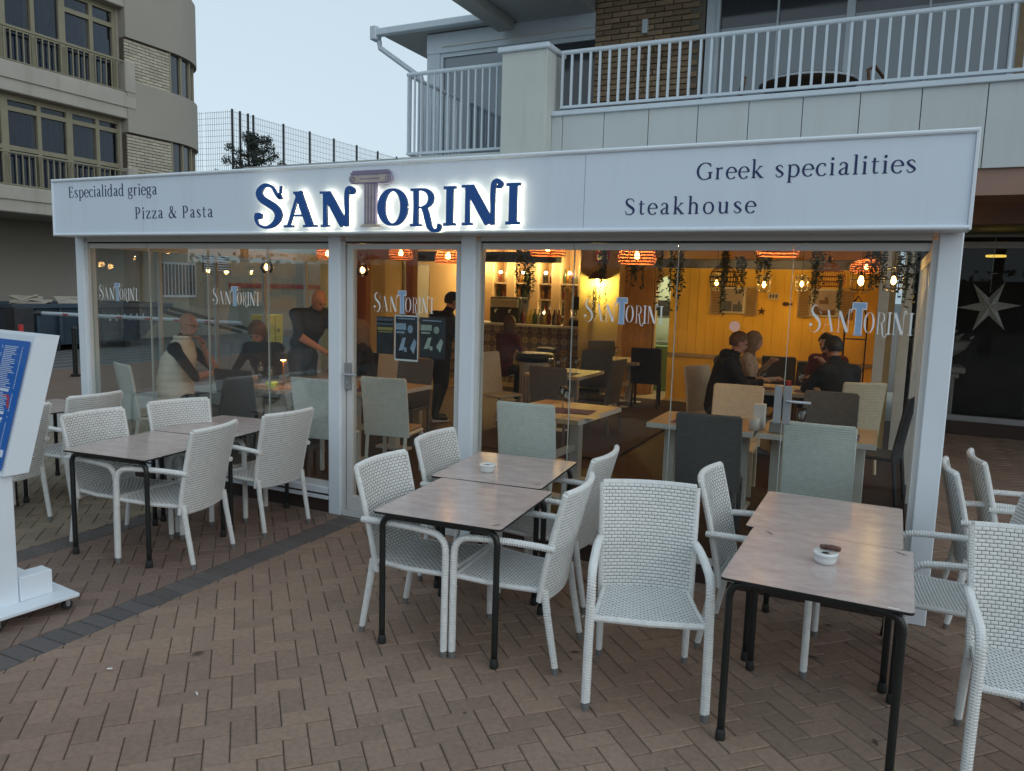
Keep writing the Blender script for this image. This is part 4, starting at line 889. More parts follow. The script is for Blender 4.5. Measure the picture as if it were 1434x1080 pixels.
# painted letters on the skip side: worn, unreadable strokes
b = MB()
for k in range(7):
    y = 9.35+k*.2
    for q in range(3): b.box((-19.375, y+q*.03, .72+q*.05), (-19.37, y+.05+q*.03, .80+q*.05))
b.build('worn_paint_mark', M['rail'], sk)
RR = random.Random(4)
for k in range(7):
    t = MB().box((-.35, -.25, 0), (.35, .25, .03)).build('waste_board', M['rubble']); t.location = (-20.3+RR.uniform(-.4, .4), 8.3+RR.uniform(-.6, 1.4), 1.15+RR.uniform(0, .12)); t.rotation_euler = (RR.uniform(-.5, .5), RR.uniform(-.4, .4), RR.uniform(0, 3))
    tag(t, 'broken pale board thrown on top of the blue skip', 'board', 'broken boards in the skip')
t = thing('loading_ramp', 'black sloping skip ramp right of the blue skip', 'ramp'); MB().tube([(-19.5, 11.7, 1.05), (-19.5, 15.6, .12)], .06, 6).tube([(-20.6, 11.7, 1.05), (-20.6, 15.6, .12)], .06, 6).build('rail_pair', M['black'], t)
# tall mesh fence beyond
fn = thing('mesh_fence', 'tall dark green sports court mesh fence beyond the buildings', 'fence')
fp = [(-26.46, 19.485), (-25, 19.64), (-25, 20.07), (-25, 20.52), (-25, 20.82), (-25, 22.65), (-25, 24.4), (-25, 26.15), (-25, 27.95), (-25, 29.75), (-25, 31.5)]
for i, (x, y) in enumerate(fp):
    if i: MB().box((x-.035, y-.035, 0), (x+.035, y+.035, 8.95)).build('post', M['black'], fn)
fp2 = [(-25, 19.64), (-26.46, 19.485), (-29.5, 19.2)]
wires = MB()
def wirepanel(a, b):
    L = sqrt((b[0]-a[0])**2+(b[1]-a[1])**2); n = max(1, int(L/.105)); r = .004
    for k in range(1, n):
        x = a[0]+(b[0]-a[0])*k/n; y = a[1]+(b[1]-a[1])*k/n; wires.box((x-r, y-r, 3.0), (x+r, y+r, 8.9))
    for k in range(16):
        z = 5.25+k*.24; wires.tube([(a[0], a[1], z), (b[0], b[1], z)], r*1.5, 4, False)
for a, b in zip(fp[1:-1], fp[2:]): wirepanel(a, b)
for a, b in zip(fp2[:-1], fp2[1:]): wirepanel(a, b)
wires.build('wire_mesh', M['dark'], fn, kind='stuff')
# tree behind the fence
def tree(name, label, loc, h, r, n, leafm, seed, trunk=.12, asp=1.0):
    R = random.Random(seed); t = thing(name, label, 'tree', loc)
    b = MB(); b.tube([(0, 0, 0), (.05, 0, h*.5), (0, .05, h*.97)], [trunk, trunk*.6, .02], 8)
    tips = []
    for k in range(26):
        z = h*(.48+.5*k/26); a = k*2.4; L = r*(1.12-.98*(k/26)**1.3)*R.uniform(.75, 1.1)
        p = (cos(a)*L, sin(a)*L, z+L*.35); b.tube([(0, 0, z), (cos(a)*L*.5, sin(a)*L*.5, z+L*.1), p], [.04, .03, .01], 5); tips += [(p, .10*r), ((p[0]*.6, p[1]*.6, z+L*.15), .12*r), ((p[0]*.3, p[1]*.3, z+.1), .1*r)]
    b.build('trunk', M['bark'], t)
    c = MB()
    for k in range(n):
        (p, rr) = R.choice(tips); d = Vector((R.gauss(0, 1), R.gauss(0, 1), R.gauss(0, .8))).normalized()*rr*R.random()**.5
        q = Vector(p)+d; s = R.uniform(.03, .075); u = Vector((R.gauss(0, 1), R.gauss(0, 1), R.gauss(0, 1))).normalized(); v = u.orthogonal().normalized()
        c.quad(q-u*s, q-v*s*.35, q+u*s, q+v*s*.35)
    c.build('crown', leafm, t, kind='stuff'); return t
tree('pine_tree', 'dark ragged pine top in front of the mesh fence', (-24.2, 20.1, 0), 8.1, 2.3, 12000, M['leaf2'], 5)
# ------------------------------------------------------------------ promenade behind the viewer: palms mirrored faintly in the glass, and an added leafy screen
def palm(x, y, h, seed):
    R = random.Random(seed); t = thing('palm_tree', 'palm tree on the promenade opposite the restaurant', 'tree', (x, y, 0), 0, 'promenade palms')
    MB().tube([(0, 0, 0), (.15, .05, h*.35), (.2, .1, h*.7), (.1, .1, h)], [.24, .18, .16, .15], 10, ring=(.22, .04)).build('trunk', M['bark'], t)
    c = MB()
    for k in range(26):
        a = k*2.399; el = R.uniform(-.3, 1.1); L = R.uniform(1.7, 2.3); d = Vector((cos(a)*cos(el), sin(a)*cos(el), sin(el))); o = Vector((.1, .1, h)); prev = o; side = Vector((-sin(a), cos(a), 0))
        for q in range(1, 13):
            p = o+d*(L*q/12)+Vector((0, 0, -.9*(q/12)**2)); tv = (p-prev).normalized()
            for sg_ in (-1, 1):
                w = .42*sin(pi*min(.97, q/12+.05))+.08; tip = p+side*sg_*w+tv*w*.5+Vector((0, 0, -.12)); c.quad(prev, p, tip, prev.lerp(tip, .6))
            prev = p
    c.build('crown', M['leaf2'], t, kind='stuff')
for i, (x, y, h) in enumerate(((-19.2, -9.5, 6.2), (-24.5, -19, 7.5), (3.3, -12.5, 5.8), (9.5, -16, 7), (-5.5, -23, 7), (-14, -27, 8))): palm(x, y, h, 50+i)
RR = random.Random(5); c = MB(); c.box((-70, -37.5, 0), (60, -36, 3.2))
for k in range(5000):
    p = Vector((RR.uniform(-70, 60), -35.9+RR.gauss(0, .3), RR.uniform(0, 3.9))); u = Vector((RR.gauss(0, 1), RR.gauss(0, .4), RR.gauss(0, 1))).normalized()*RR.uniform(.1, .3); v = u.orthogonal().normalized()*.15; c.quad(p-u, p-v, p+u, p+v)
tag(c.build('reflection_screen', M['leaf2'], kind='stuff'), 'long dark leafy screen added out of view opposite the restaurant', 'reflection_screen')  # added behind the viewer to cut the low sky mirrored in the panes
# ------------------------------------------------------------------ terrace chairs (woven strands are real relief)
WF, YF, WB, YB, TW, TY, TZ, SFZ, SBZ, SBY, AZ = .262, -.262, .222, .285, .243, .318, .93, .452, .432, .216, .655
def weave(mb, fn, nu, nv, amp=.0050, su=4, sv=4, fine=True):
    """woven strands in real relief: nu stitches across (u), nv rows (v); narrow gaps between the strands use the second material"""
    if fine: FU = (0, .06, .5, .56); HU = {0: (.30, .8, 1, 1), 1: (1, 1, .30, .8)}; FV = (0, .09, .5, .91); HV = (0, .75, 1, .75)
    else: FU = (0, .5); HU = {0: (.4, 1), 1: (1, .4)}; FV = (0, .5); HV = (0, 1)
    us = [(i+f)/nu for i in range(nu) for f in FU]+[1.0]; vv = [(j+f)/nv for j in range(nv) for f in FV]+[1.0]
    nU, nV = len(FU), len(FV); vs = []; fs = []; gap = []; n0 = len(mb.f)
    for j, v in enumerate(vv):
        r = min(nv-1, j//nV); hv = HV[j % nV] if j < len(vv)-1 else 0
        for i, u in enumerate(us):
            hu = HU[r % 2][i % nU] if i < len(us)-1 else .6
            p, n = fn(u, v); vs.append(Vector(p)+Vector(n)*(amp*hv*hu))
    W = len(us)
    for j in range(len(vv)-1):
        for i in range(W-1):
            fs.append((j*W+i, j*W+i+1, (j+1)*W+i+1, (j+1)*W+i))
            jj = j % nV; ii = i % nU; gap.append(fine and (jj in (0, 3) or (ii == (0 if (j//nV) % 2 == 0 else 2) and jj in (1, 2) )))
    mb.add(vs, fs)
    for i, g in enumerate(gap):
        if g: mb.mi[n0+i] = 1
def back_pt(u, v, side):
    # v: 0 top .. 1 bottom, gentle S curve
    z = TZ-(TZ-.37)*v; t = (z-.37)/(TZ-.37); y = SBY-.012+(TY-SBY+.02)*t**1.25; w = (.225+(TW-.225)*t)-.006
    x = (u*2-1)*w; y += .040*(1-(u*2-1)**2)-.012
    nrm = Vector((0, -1 if side < 0 else 1, .12 if side < 0 else -.12)).normalized()
    return (x, y+(.013*side), z), nrm
def seat_pt(u, v):
    y = YF+.012+(SBY-YF-.012)*v; z = SFZ-.004+(SBZ-SFZ)*v-.010*sin(pi*v)-.006*sin(pi*u); w = .245-(.245-.205)*v
    return ((u*2-1)*w, y, z), (0, 0, 1)
def make_armchair():
    t = thing('wicker_armchair', 'x', 'chair', group='white wicker armchairs on the terrace')
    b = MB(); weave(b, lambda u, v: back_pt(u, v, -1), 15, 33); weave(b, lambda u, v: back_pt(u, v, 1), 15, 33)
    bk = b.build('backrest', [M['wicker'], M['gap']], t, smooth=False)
    f = MB()
    for sx in (-1, 1):
        pts = []
        for k in range(9):
            (x, y, z), n = back_pt(0 if sx < 0 else 1, k/8, 0); pts.append((x+sx*.004, y, z))
        f.tube(pts, [.016]+[.0165]*8, 8, True, ring=(.013, .04))
    tp = [back_pt(u/8, 0, 0)[0] for u in range(9)]; f.tube([(p[0], p[1], p[2]+.002) for p in tp], .0165, 8, True, ring=(.015, .04))
    bp = [back_pt(u/8, 1, 0)[0] for u in range(9)]; f.tube(bp, .014, 8, True, ring=(.015, .04))
    f.build('wound_edge', M['wicker'], bk)
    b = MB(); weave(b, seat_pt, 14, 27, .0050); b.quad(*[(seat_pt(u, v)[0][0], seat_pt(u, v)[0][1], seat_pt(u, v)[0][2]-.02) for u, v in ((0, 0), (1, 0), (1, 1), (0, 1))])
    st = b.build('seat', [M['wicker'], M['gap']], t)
    f = MB(); c = [seat_pt(0, 0)[0], seat_pt(1, 0)[0]]; f.tube([(c[0][0]-.005, c[0][1]-.004, c[0][2]-.008), (0, c[0][1]-.004, c[0][2]-.014), (c[1][0]+.005, c[1][1]-.004, c[1][2]-.008)], .0155, 8, ring=(.013, .04))
    for u in (0, 1): f.tube([tuple(Vector(seat_pt(u, v)[0])-Vector((0, 0, .010))) for v in (0, .5, 1)], .014, 8, ring=(.013, .04))
    f.build('seat_rail', M['wicker'], st)
    for sx in (-1, 1):
        leg = MB(); leg.tube([(sx*(WF+.006), YF, .036), (sx*(WF+.004), YF, .30), (sx*WF, YF, .55)], .021, 10, True, sy=.85, ring=(.0135, .065)); l = leg.build('leg', M['wicker'], t)
        MB().tube([(sx*(WF+.006), YF, .0), (sx*(WF+.006), YF, .037)], [.017, .021], 10).build('foot_cap', M['cap'], l)
        ap = smoothpts([(sx*WF, YF, .545), (sx*WF, YF+.006, .600), (sx*WF, YF+.035, .638), (sx*(WF-.001), YF+.085, .655), (sx*(WF-.006), -.02, .662), (sx*(WF-.012), .13, .660), (sx*(WF-.022), .268, .652)], 3)
        MB().tube(ap, .0205, 10, True, sy=.85, ring=(.0135, .065)).build('armrest', M['wicker'], t)
        leg = MB(); leg.tube([(sx*WB, YB, .036), (sx*(WB-.002), .235, .30), (sx*(WB-.004), SBY, .43)], [.0165, .019, .019], 10, True, ring=(.0135, .065)); l = leg.build('leg', M['wicker'], t)
        MB().tube([(sx*WB, YB+.004, .0), (sx*WB, YB, .037)], [.015, .017], 10).build('foot_cap', M['cap'], l)
    return t
arm0 = make_armchair(); used = False
def place(proto_used, proto, x, y, deg, label, group=None, z=0.):
    o = proto if not proto_used[0] else copy_tree(proto)
    proto_used[0] = True; o.location = (x, y, z); o.rotation_euler = (0, 0, RAD(deg)); o['label'] = label
    if group: o['group'] = group
    return o
pu = [False]
for x, y, d, lbl in (
    (-.935, -1.253, 18, 'white wicker armchair facing the camera between the middle and right tables'),
    (-2.205, -1.206, 91, 'white wicker armchair tucked under the near left side of the middle table'),
    (-2.34, -.409, 91, 'white wicker armchair at the far left side of the middle table'),
    (-1.66, -1.164, -85, 'white wicker armchair on the near right side of the middle table'),
    (-1.79, -.371, -88, 'white wicker armchair on the far right side of the middle table'),
    (-4.83, -1.107, 90, 'white wicker armchair at the near left side of the left table'),
    (-4.335, -1.078, -78, 'white wicker armchair at the near right side of the left table, rear towards the camera'),
    (-4.817, -.471, 72, 'white wicker armchair at the far left of the left table beside the glass'),
    (-4.349, -.26, -95, 'white wicker armchair at the far right of the left table by the second post'),
    (-6.23, -.53, -90, 'white wicker armchair seen from behind near the pavilion corner post'),
    (-6.072, -1.27, -90, 'white wicker armchair half hidden behind the menu board'),
    (-.50, -.495, 89, 'white wicker armchair at the left side of the right table'),
    (.668, -1.165, 3, 'white wicker armchair cut by the right edge of the picture in front'),
    (.42, -.38, -84, 'white wicker armchair at the right side of the right table behind the front one'),
    (.725, .50, 93, 'white wicker armchair with its back close behind the corner post, facing right'),
    (.90, .92, 94, 'white wicker armchair facing right beyond the one at the corner post')):
    place(pu, arm0, x, y, d, lbl)
# ------------------------------------------------------------------ terrace tables
TWD, TDP = .725, .80
def make_table():
    t = thing('bistro_table', 'x', 'table', group='laminate bistro tables on the terrace')
    w, d = TWD/2, TDP/2; r = .022; poly = []
    for cx, cy, a0 in ((w-r, d-r, 0), (-w+r, d-r, 90), (-w+r, -d+r, 180), (w-r, -d+r, 270)):
        for k in range(5): a = RAD(a0+22.5*k); poly.append((cx+r*cos(a), cy+r*sin(a)))
    tt = MB().prism(poly, 'z', .7305, .7412).build('tabletop', M['laminate'], t)
    MB().prism([(x*1.0012, y*1.0012) for x, y in poly], 'z', .729, .7395).build('black_edge', M['black'], tt)
    for sx in (-1, 1):
        for sy in (-1, 1):
            x, y = sx*(w-.035), sy*(d-.045)
            pts = smoothpts([(x, y, .03), (x, y, .30), (x, y, .58), (x, y, .655), (x-sx*.018, y, .693), (x-sx*.055, y, .709), (x-sx*.14, y, .711)], 3)
            l = MB().tube(pts, .0165, 12, True, up=(0, 1, 0)).build('leg', M['black'], t, smooth=True)
            MB().lathe([(.020, 0), (.0225, .004), (.0215, .03), (.0175, .052)], 14, (x, y, 0)).build('foot_cap', M['rubber'], l, smooth=True)
    f = MB()
    for sy in (-1, 1): f.box((-w+.15, sy*(d-.045)-.012, .698), (w-.15, sy*(d-.045)+.012, .722))
    for sx in (-1, 1): f.box((sx*(w-.17)-.012, -d+.06, .70), (sx*(w-.17)+.012, d-.06, .7285))
    f.build('underframe', M['black'], t)
    return t
def scuff(parent, x, y, a, L=.055, seed=1):
    R = random.Random(seed); b = MB(); 
    for q in range(2):
        pts = [(x+cos(a)*L*k/8-sin(a)*(R.uniform(-.005, .005)+q*.008), y+sin(a)*L*k/8+cos(a)*(R.uniform(-.005, .005)+q*.008), .7414) for k in range(9)]
        b.tube(pts, [.0008, .0015, .0028, .002, .0030, .0022, .003, .0018, .0008], 4, sy=.25, up=(1, 0, 0))
    b.build('scratch', M['scratch'], parent)
tab0 = make_table(); tu = [False]; TB = []
for x, y, d, lbl in (
    (-.175, -1.175, -1, 'near bistro table of the right pair holding the ashtray with a cigar'),
    (-.205, -.372, -.5, 'far bistro table of the right pair next to the glass'),
    (-2.010, -1.115, 4.5, 'near bistro table of the middle pair, empty, orange reflections on it'),
    (-2.165, -.305, 5.5, 'far bistro table of the middle pair with a plain white ashtray'),
    (-4.655, -1.03, 6, 'near bistro table of the left pair beside the menu board'),
    (-4.77, -.215, 7, 'far bistro table of the left pair beside the glass'),
    (-6.72, -1.30, 0, 'bistro table behind the menu board at far left'),
    (-6.76, -.48, 0, 'bistro table near the pavilion corner at far left')):
    o = place(tu, tab0, x, y, d, lbl); TB.append(o)
for i, (x, y, a) in enumerate(((-.30, .36, -.9), (.28, .36, -.6))): scuff(TB[0], x, y, a, .065, i)
scuff(TB[2], .30, -.36, .8, .05, 5); scuff(TB[3], .30, -.33, .9, .05, 6)
for o, x, y in ((TB[0], .29, -.385), (TB[1], -.30, .385)):
    MB().box((x-.02, y-.004, .7413), (x+.02, y+.004, .7418)).build('worn_edge_mark', M['napkin'], o)
def ashtray(x, y, z, lbl):
    t = thing('ashtray', lbl, 'ashtray', (x, y, z), 0, 'white ceramic ashtrays')
    MB().lathe([(.036, 0), (.044, .004), (.050, .022), (.052, .040), (.053, .0405), (.053, .050), (.050, .053), (.040, .050), (.020, .047), (.017, .045)], 36, cap=False).lathe([(.017, .045), (.016, .02), (.0, .02)], 36, cap=False).lathe([(.0, .0), (.036, .0)], 36, cap=False).build('ashtray_body', M['ceramic'], t, smooth=True)
    MB().lathe([(.0155, .0455), (.0, .0455)], 20, cap=False).build('hole', M['black'], t)
    return t
ashtray(-2.235, -.455, .7412, 'white ceramic ashtray on the middle table'); ashtray(-.165, -1.155, .7412, 'white ceramic ashtray with a cigar on the right table')
c = MB(); p = smoothpts([(-.045, -.004, 0, .0105), (-.02, .002, 0, .0125), (.012, .001, .002, .0125), (.04, -.003, .0, .011)], 4)
c.tube([q[:3] for q in p], [q[3]*(1+.07*sin(i*2.1)) for i, q in enumerate(p)], 10)
o = c.build('cigar', M['cigar'], smooth=True); o.location = (-.145, -1.135, .806); o.rotation_euler = (0, .05, .1); tag(o, 'dark red brown cigar stub lying across the right ashtray', 'cigar')

# ------------------------------------------------------------------ menu board
mb_ = thing('menu_board', 'white wheeled menu stand with tilted blue menu panel at the left edge', 'menu board', (-4.24, -2.16, 0), RAD(-6))
H0, H1, TH = .83, 1.58, .125; dy = .20
def slab(x0, x1, y0, y1, z0, z1, sh):   # sheared back by sh over the height
    vs = [(x0, y0, z0), (x1, y0, z0), (x1, y1, z0), (x0, y1, z0), (x0, y0+sh, z1), (x1, y0+sh, z1), (x1, y1+sh, z1), (x0, y1+sh, z1)]
    b = MB(); b.add(vs, [(0, 3, 2, 1), (4, 5, 6, 7), (0, 1, 5, 4), (1, 2, 6, 5), (2, 3, 7, 6), (3, 0, 4, 7)]); return b
slab(-.74, .04, -.135, -.005, H0, H1, dy).build('display_case', M['alu'], mb_)
slab(-.715, .018, -.139, -.1352, H0+.03, H1-.03, dy*.92).build('menu_sheet', M['menu_blue'], mb_)
RR = random.Random(12); b = MB(); r_ = MB(); hd = MB()
def onface(u0, u1, v0, v1, mbx, lift=.0016):
    z0 = H0+.03+(H1-H0-.06)*v0; z1 = H0+.03+(H1-H0-.06)*v1; y0 = -.139+dy*.92*v0-lift; y1 = -.139+dy*.92*v1-lift
    X0 = -.715+.733*u0; X1 = -.715+.733*u1; mbx.add([(X0, y0, z0), (X1, y0, z0), (X1, y1, z1), (X0, y1, z1), (X0, y0+.001, z0), (X1, y0+.001, z0), (X1, y1+.001, z1), (X0, y1+.001, z1)], [(0, 1, 2, 3), (4, 7, 6, 5), (0, 4, 5, 1), (1, 5, 6, 2), (2, 6, 7, 3), (3, 7, 4, 0)])
for cx in (.04, .36, .66):
    v = .95; wcol = .27
    while v > .04:
        if RR.random() < .1: onface(cx+.07, cx+.20, v-.022, v, hd); v -= .032; continue
        L = RR.uniform(.45, .8)*wcol; x = cx
        while x < cx+L: 
            w = RR.uniform(.012, .035); onface(x, min(x+w, cx+L), v-.006, v, b); x += w+.006
        onface(cx+wcol-.012, cx+wcol, v-.006, v, b); v -= .0145
onface(.62, .985, .10, .155, hd)
b.build('menu_text', M['print_white'], mb_, kind='stuff'); hd.build('menu_heading', M['print_white'], mb_)
onface(.80, .875, .555, .572, r_); onface(.87, .895, .50, .56, r_); onface(.885, .91, .47, .51, r_); r_.build('red_picture', M['red'], mb_)
MB().bev((-.12, -.19, .075), (-.0, -.07, H0), .004).build('post', M['alu'], mb_)
MB().bev((-.095, -.068, .095), (.015, .105, .235), .003).build('ballast_box', M['alu'], mb_)
MB().bev((-.62, -.28, .073), (.14, .19, .094), .003).build('base_plate', M['alu'], mb_)
for x, y in ((.09, .14), (.09, -.23), (-.57, .14), (-.57, -.23)):
    w = MB().tube([(x-.012, y, .028), (x+.012, y, .028)], .028, 16).build('castor', M['rubber'], mb_)
    MB().box((x-.017, y-.012, .028), (x-.0125, y+.012, .0725)).box((x+.0125, y-.012, .028), (x+.017, y+.012, .0725)).tube([(x-.018, y, .028), (x+.018, y, .028)], .008, 8).build('castor_fork', M['steel'], w)

# ------------------------------------------------------------------ interior
MB_ = MB
g = MB(); g.box((-7.13, .43, -.015), (.27, 8.0, FZ)); structure('restaurant_floor', g, M['floor_in'])
g = MB(); g.box((-8.2, 8.0005, -.015), (.27, 12, FZ)).box((-8.2, 5.1, -.015), (-7.14, 8.0, FZ)); structure('kitchen_floor', g, M['floor_light'])
rb = thing('restaurant_interior', 'ochre and cream walls of the restaurant interior behind the pavilion', 'room')
MB().box((-3.40, 8.45, FZ+.001), (-.021, 8.6, 2.9)).build('boarded_wall', M['yellow_wall'], rb)
for k in range(22): 
    x = -3.38+k*.154; MB().box((x, 8.437, .9), (x+.148, 8.4495, 2.42)).build('wall_board', M['yellow_wall'], rb)
MB().box((-3.4, 8.425, .84), (-.021, 8.4495, .895)).build('dado_rail', M['oak'], rb)
MB().box((-8.2, 5.2, FZ+.001), (-8.05, 10.2, 3.0)).box((-8.049, 10.05, FZ+.001), (-4.6, 10.2, 3.0)).box((-8.2, 5.05, FZ+.001), (-7.05, 5.199, 3.0)).box((-7.2, 4.12, FZ+.001), (-7.05, 5.049, 3.0)).build('back_wall', M['cream_wall'], rb)
MB().box((-8.2, 4.1, 2.86), (-.021, 11.6, 2.95)).build('ceiling', M['ceil'], rb)
MB().box((-5.02, 8.3, FZ+.001), (-4.28, 8.75, 2.86)).build('wall_pier', M['cream_wall'], rb)
for k in range(5): MB().box((-4.275+k*.105, 8.62, FZ+.001), (-4.175+k*.105, 8.66, 2.5)).build('door_board', M['boards'], rb)
MB().box((-4.275, 8.661, FZ+.001), (-3.75, 8.75, 2.86)).build('board_backing', M['brownwood'], rb)
# arch wall: opening x -3.72..-3.42
b = MB(); pts = [(-3.745, 2.86), (-3.745, .101), (-3.715, .101), (-3.715, 1.95)]
for k in range(1, 9): a = pi-pi*k/8; pts.append((-3.57+.145*cos(a)*1.0, 1.95+.26*sin(a)))
pts += [(-3.425, .101), (-3.401, .101), (-3.401, 2.86)]
b.prism(pts, 'y', 8.68, 8.8); b.build('arch_wall', M['cream_wall'], rb)
MB().box((-4.6, 10.4, FZ+.001), (-2.6, 10.5, 2.86)).box((-2.6, 8.8, FZ+.001), (-2.5, 10.5, 2.86)).box((-4.7, 8.8, FZ+.001), (-4.6, 11.6, 2.86)).build('kitchen_wall', mat('pale_green_kitchen_wall', (.52, .60, .48), .5, .04, 3), rb)
MB().bev((-8.04, 7.0, 2.36), (-4.95, 7.25, 2.53), .01).build('beam', M['beam_blue'], rb)
MB().bev((-3.6, 8.05, 2.34), (-.021, 8.3, 2.48), .01).build('beam', M['beam_blue'], rb)
for x0, x1 in ((-7.04, -6.9), (-6.2, -6.08)): MB().box((x0, 4.5, FZ+.001), (x1, 4.62, 2.86)).build('terracotta_post', M['terracotta'], rb)
MB().box((-6.899, 4.52, 2.28), (-6.201, 4.6, 2.42)).build('terracotta_beam', M['terracotta'], rb)
# white columns between dining room and side glass
for x, y, lb_ in ((-.063, 5.05, 'slim white square column right of the seated group'), (.178, 5.075, 'slim white square column behind the side glass')):
    t = thing('white_column', lb_, 'column', (x, y, FZ)); MB().bev((-.055, -.06, .001), (.055, .06, 2.75), .004).build('shaft', M['whitewood'], t)
carp = MB().box((-4.5, 2.9, FZ+.001), (-3.0, 8.0, FZ+.012)).build('carpet_runner', M['carpet']); tag(carp, 'dark plum carpet runner leading to the bar', 'carpet')
carp = MB().box((-3.6, 3.0, FZ+.0125), (-2.55, 7.9, FZ+.02)).build('carpet_runner', M['carpet']); tag(carp, 'dark plum carpet lying over the runner beside the front table', 'carpet')
carp.rotation_euler = (0, 0, 0)
# kitchen
t = thing('kitchen_shelf', 'steel kitchen shelf with black appliances seen through the arch', 'shelf', (-3.62, 9.7, FZ))
MB().box((-.5, -.2, .85), (.5, .2, .9)).box((-.5, -.2, 1.35), (.5, .2, 1.38)).build('shelf_board', M['steel'], t)
for x in (-.48, .48): MB().box((x-.02, -.18, 0), (x+.02, -.14, 1.8)).build('upright', M['steel'], t)
MB().bev((-.42, -.18, 1.39), (.0, .15, 1.68), .02).build('toaster', M['dark'], t); MB().bev((.05, -.15, 1.39), (.3, .12, 1.6), .05).build('appliance', M['dark'], t)
t = thing('kitchen_crate', 'green kitchen cupboard below the counter in the arch', 'cupboard', (-3.62, 9.5, FZ)); MB().bev((-.4, -.25, 0), (.4, .18, .84), .01).build('cupboard_body', mat('sage_green_cupboard', (.2, .32, .15), .5, .1, 3), t)
lamp('kitchen_light', (-3.45, 9.3, 2.5), 60, (1, .95, .68), .12)
# bar
br = thing('bar_counter', 'bar counter with diamond patterned tiles and pale worktop', 'bar', (.35, 8.55, FZ+.04))
MB().box((-8.39, .05, -.039), (-5.42, .6, 1.06)).build('bar_front', M['bartile'], br)
MB().bev((-8.395, -.03, 1.061), (-5.35, .65, 1.11), .008).build('worktop', M['whitewood'], br)
MB().box((-5.415, .05, -.039), (-5.36, .6, 1.06)).build('end_panel', M['boards'], br)
bs = thing('back_bar', 'back bar shelves divided by cream pillars and full of bottles', 'shelf', (0, 9.55, FZ))
for x in (-7.95, -7.52, -7.02, -6.49, -6.02, -5.45, -4.9): MB().box((x-.09, .0, .001), (x+.09, .499, 2.7)).build('pillar', M['cream_wall'], bs)
for z in (.95, 1.27, 1.59, 1.91): 
    for a, b2 in ((-7.859, -7.611), (-7.429, -7.111), (-6.929, -6.581), (-6.399, -6.111), (-5.929, -5.541)): MB().box((a, .05, z), (b2, .45, z+.03)).build('shelf_board', M['oak'], bs)
MB().box((-8.04, -.35, 0.001), (-4.9, -.02, .9)).build('base_cabinet', M['brownwood'], bs)
protos = []
for k, (prof, mm) in enumerate((([(.036, 0), (.038, .01), (.038, .19), (.014, .235), (.013, .30), (.016, .30), (.016, .315)], 'bottle_b1'), ([(.04, 0), (.042, .16), (.015, .21), (.014, .27), (.017, .29)], 'bottle_b2'), ([(.032, 0), (.034, .22), (.013, .26), (.013, .31)], 'bottle_b3'), ([(.036, 0), (.04, .12), (.03, .18), (.014, .22), (.014, .27)], 'bottle_b4'), ([(.045, 0), (.045, .13), (.016, .16), (.018, .2)], 'bottle_b6'), ([(.034, 0), (.036, .2), (.013, .25), (.013, .3)], 'bottle_b5'))):
    protos.append(MB().lathe(prof, 10).mesh('bottle', M[mm], True))
RR = random.Random(21); nb = 0
for ci, (a, b2) in enumerate(((-7.86, -7.61), (-7.43, -7.11), (-6.93, -6.58), (-6.4, -6.11), (-5.93, -5.54))):
    for zi, z in enumerate((.981, 1.301, 1.621, 1.941)):
        x = a+.05
        while x < b2-.04:
            if RR.random() < .87:
                o = bpy.data.objects.new('bottle', RR.choice(protos)); COL.objects.link(o); o.location = (x, 9.68+RR.uniform(-.04, .12), z+FZ); s = RR.uniform(.75, .95); o.scale = (s, s, s)
                tag(o, 'bottle on the %s shelf of the %s back bar bay' % (('bottom', 'second', 'third', 'top')[zi], ('leftmost', 'second', 'middle', 'fourth', 'rightmost')[ci]), 'bottle', 'bottles on the %s shelf of the %s back bar bay' % (('bottom', 'second', 'third', 'top')[zi], ('leftmost', 'second', 'middle', 'fourth', 'rightmost')[ci]))
            x += RR.uniform(.062, .08)
for bi, x in enumerate((-7.73, -7.27, -6.75, -6.25, -5.73)):
    for z in (1.80+FZ+.35, 1.35+FZ):
        t = thing('shelf_spotlight', 'small warm %s spotlight in the %s back bar bay' % ('upper' if z > 2 else 'lower', ('leftmost', 'second', 'middle', 'fourth', 'rightmost')[bi]), 'lamp', (x, 9.58, z), 0, 'back bar spotlights')
        MB().lathe([(.0, -.03), (.03, -.02), (.034, .0), (.03, .02), (0, .03)], 10).build('bulb', M['bulb_white'], t)
    lamp('shelf_light', (x, 9.45, 2.36), 18, (1, .70, .32), .05, None)
t = thing('coffee_machine', 'black coffee machine standing on the bar', 'coffee machine', (-6.72, 8.9, FZ+1.151))
MB().bev((-.33, -.2, 0), (.33, .22, .50), .03).build('machine_body', M['dark'], t); MB().bev((-.30, -.225, .30), (.30, -.2005, .46), .005).build('panel', M['steel'], t)
for x in (-.15, .15): MB().tube([(x, -.22, .26), (x, -.30, .24), (x, -.30, .2)], .02, 8).build('group_head', M['steel'], t)
t = thing('beer_tap', 'tall cream and brass beer tap column on the bar', 'beer tap', (-5.42, 8.75, FZ+1.151)); MB().lathe([(.09, 0), (.07, .03), (.055, .05), (.06, .25), (.05, .30), (.075, .33), (.055, .38), (.055, .62), (.08, .64), (.08, .70), (.03, .74)], 16).build('tap_column', M['cream_wall'], t, smooth=True)
MB().tube([(0, -.06, .5), (0, -.16, .5), (0, -.17, .42)], .014, 6).build('spout', M['gold'], t)
t = thing('cash_register', 'black till screen on the bar beside the tap', 'till', (-5.15, 8.8, FZ+1.151)); MB().bev((-.2, -.15, 0), (.2, .15, .12), .02).build('till_base', M['dark'], t); MB().tube([(0, 0, .12), (-.06, 0, .40)], .02).build('arm', M['dark'], t); MB().bev((-.2, -.03, .3), (.1, .0, .55), .01).build('screen', M['dark'], t)
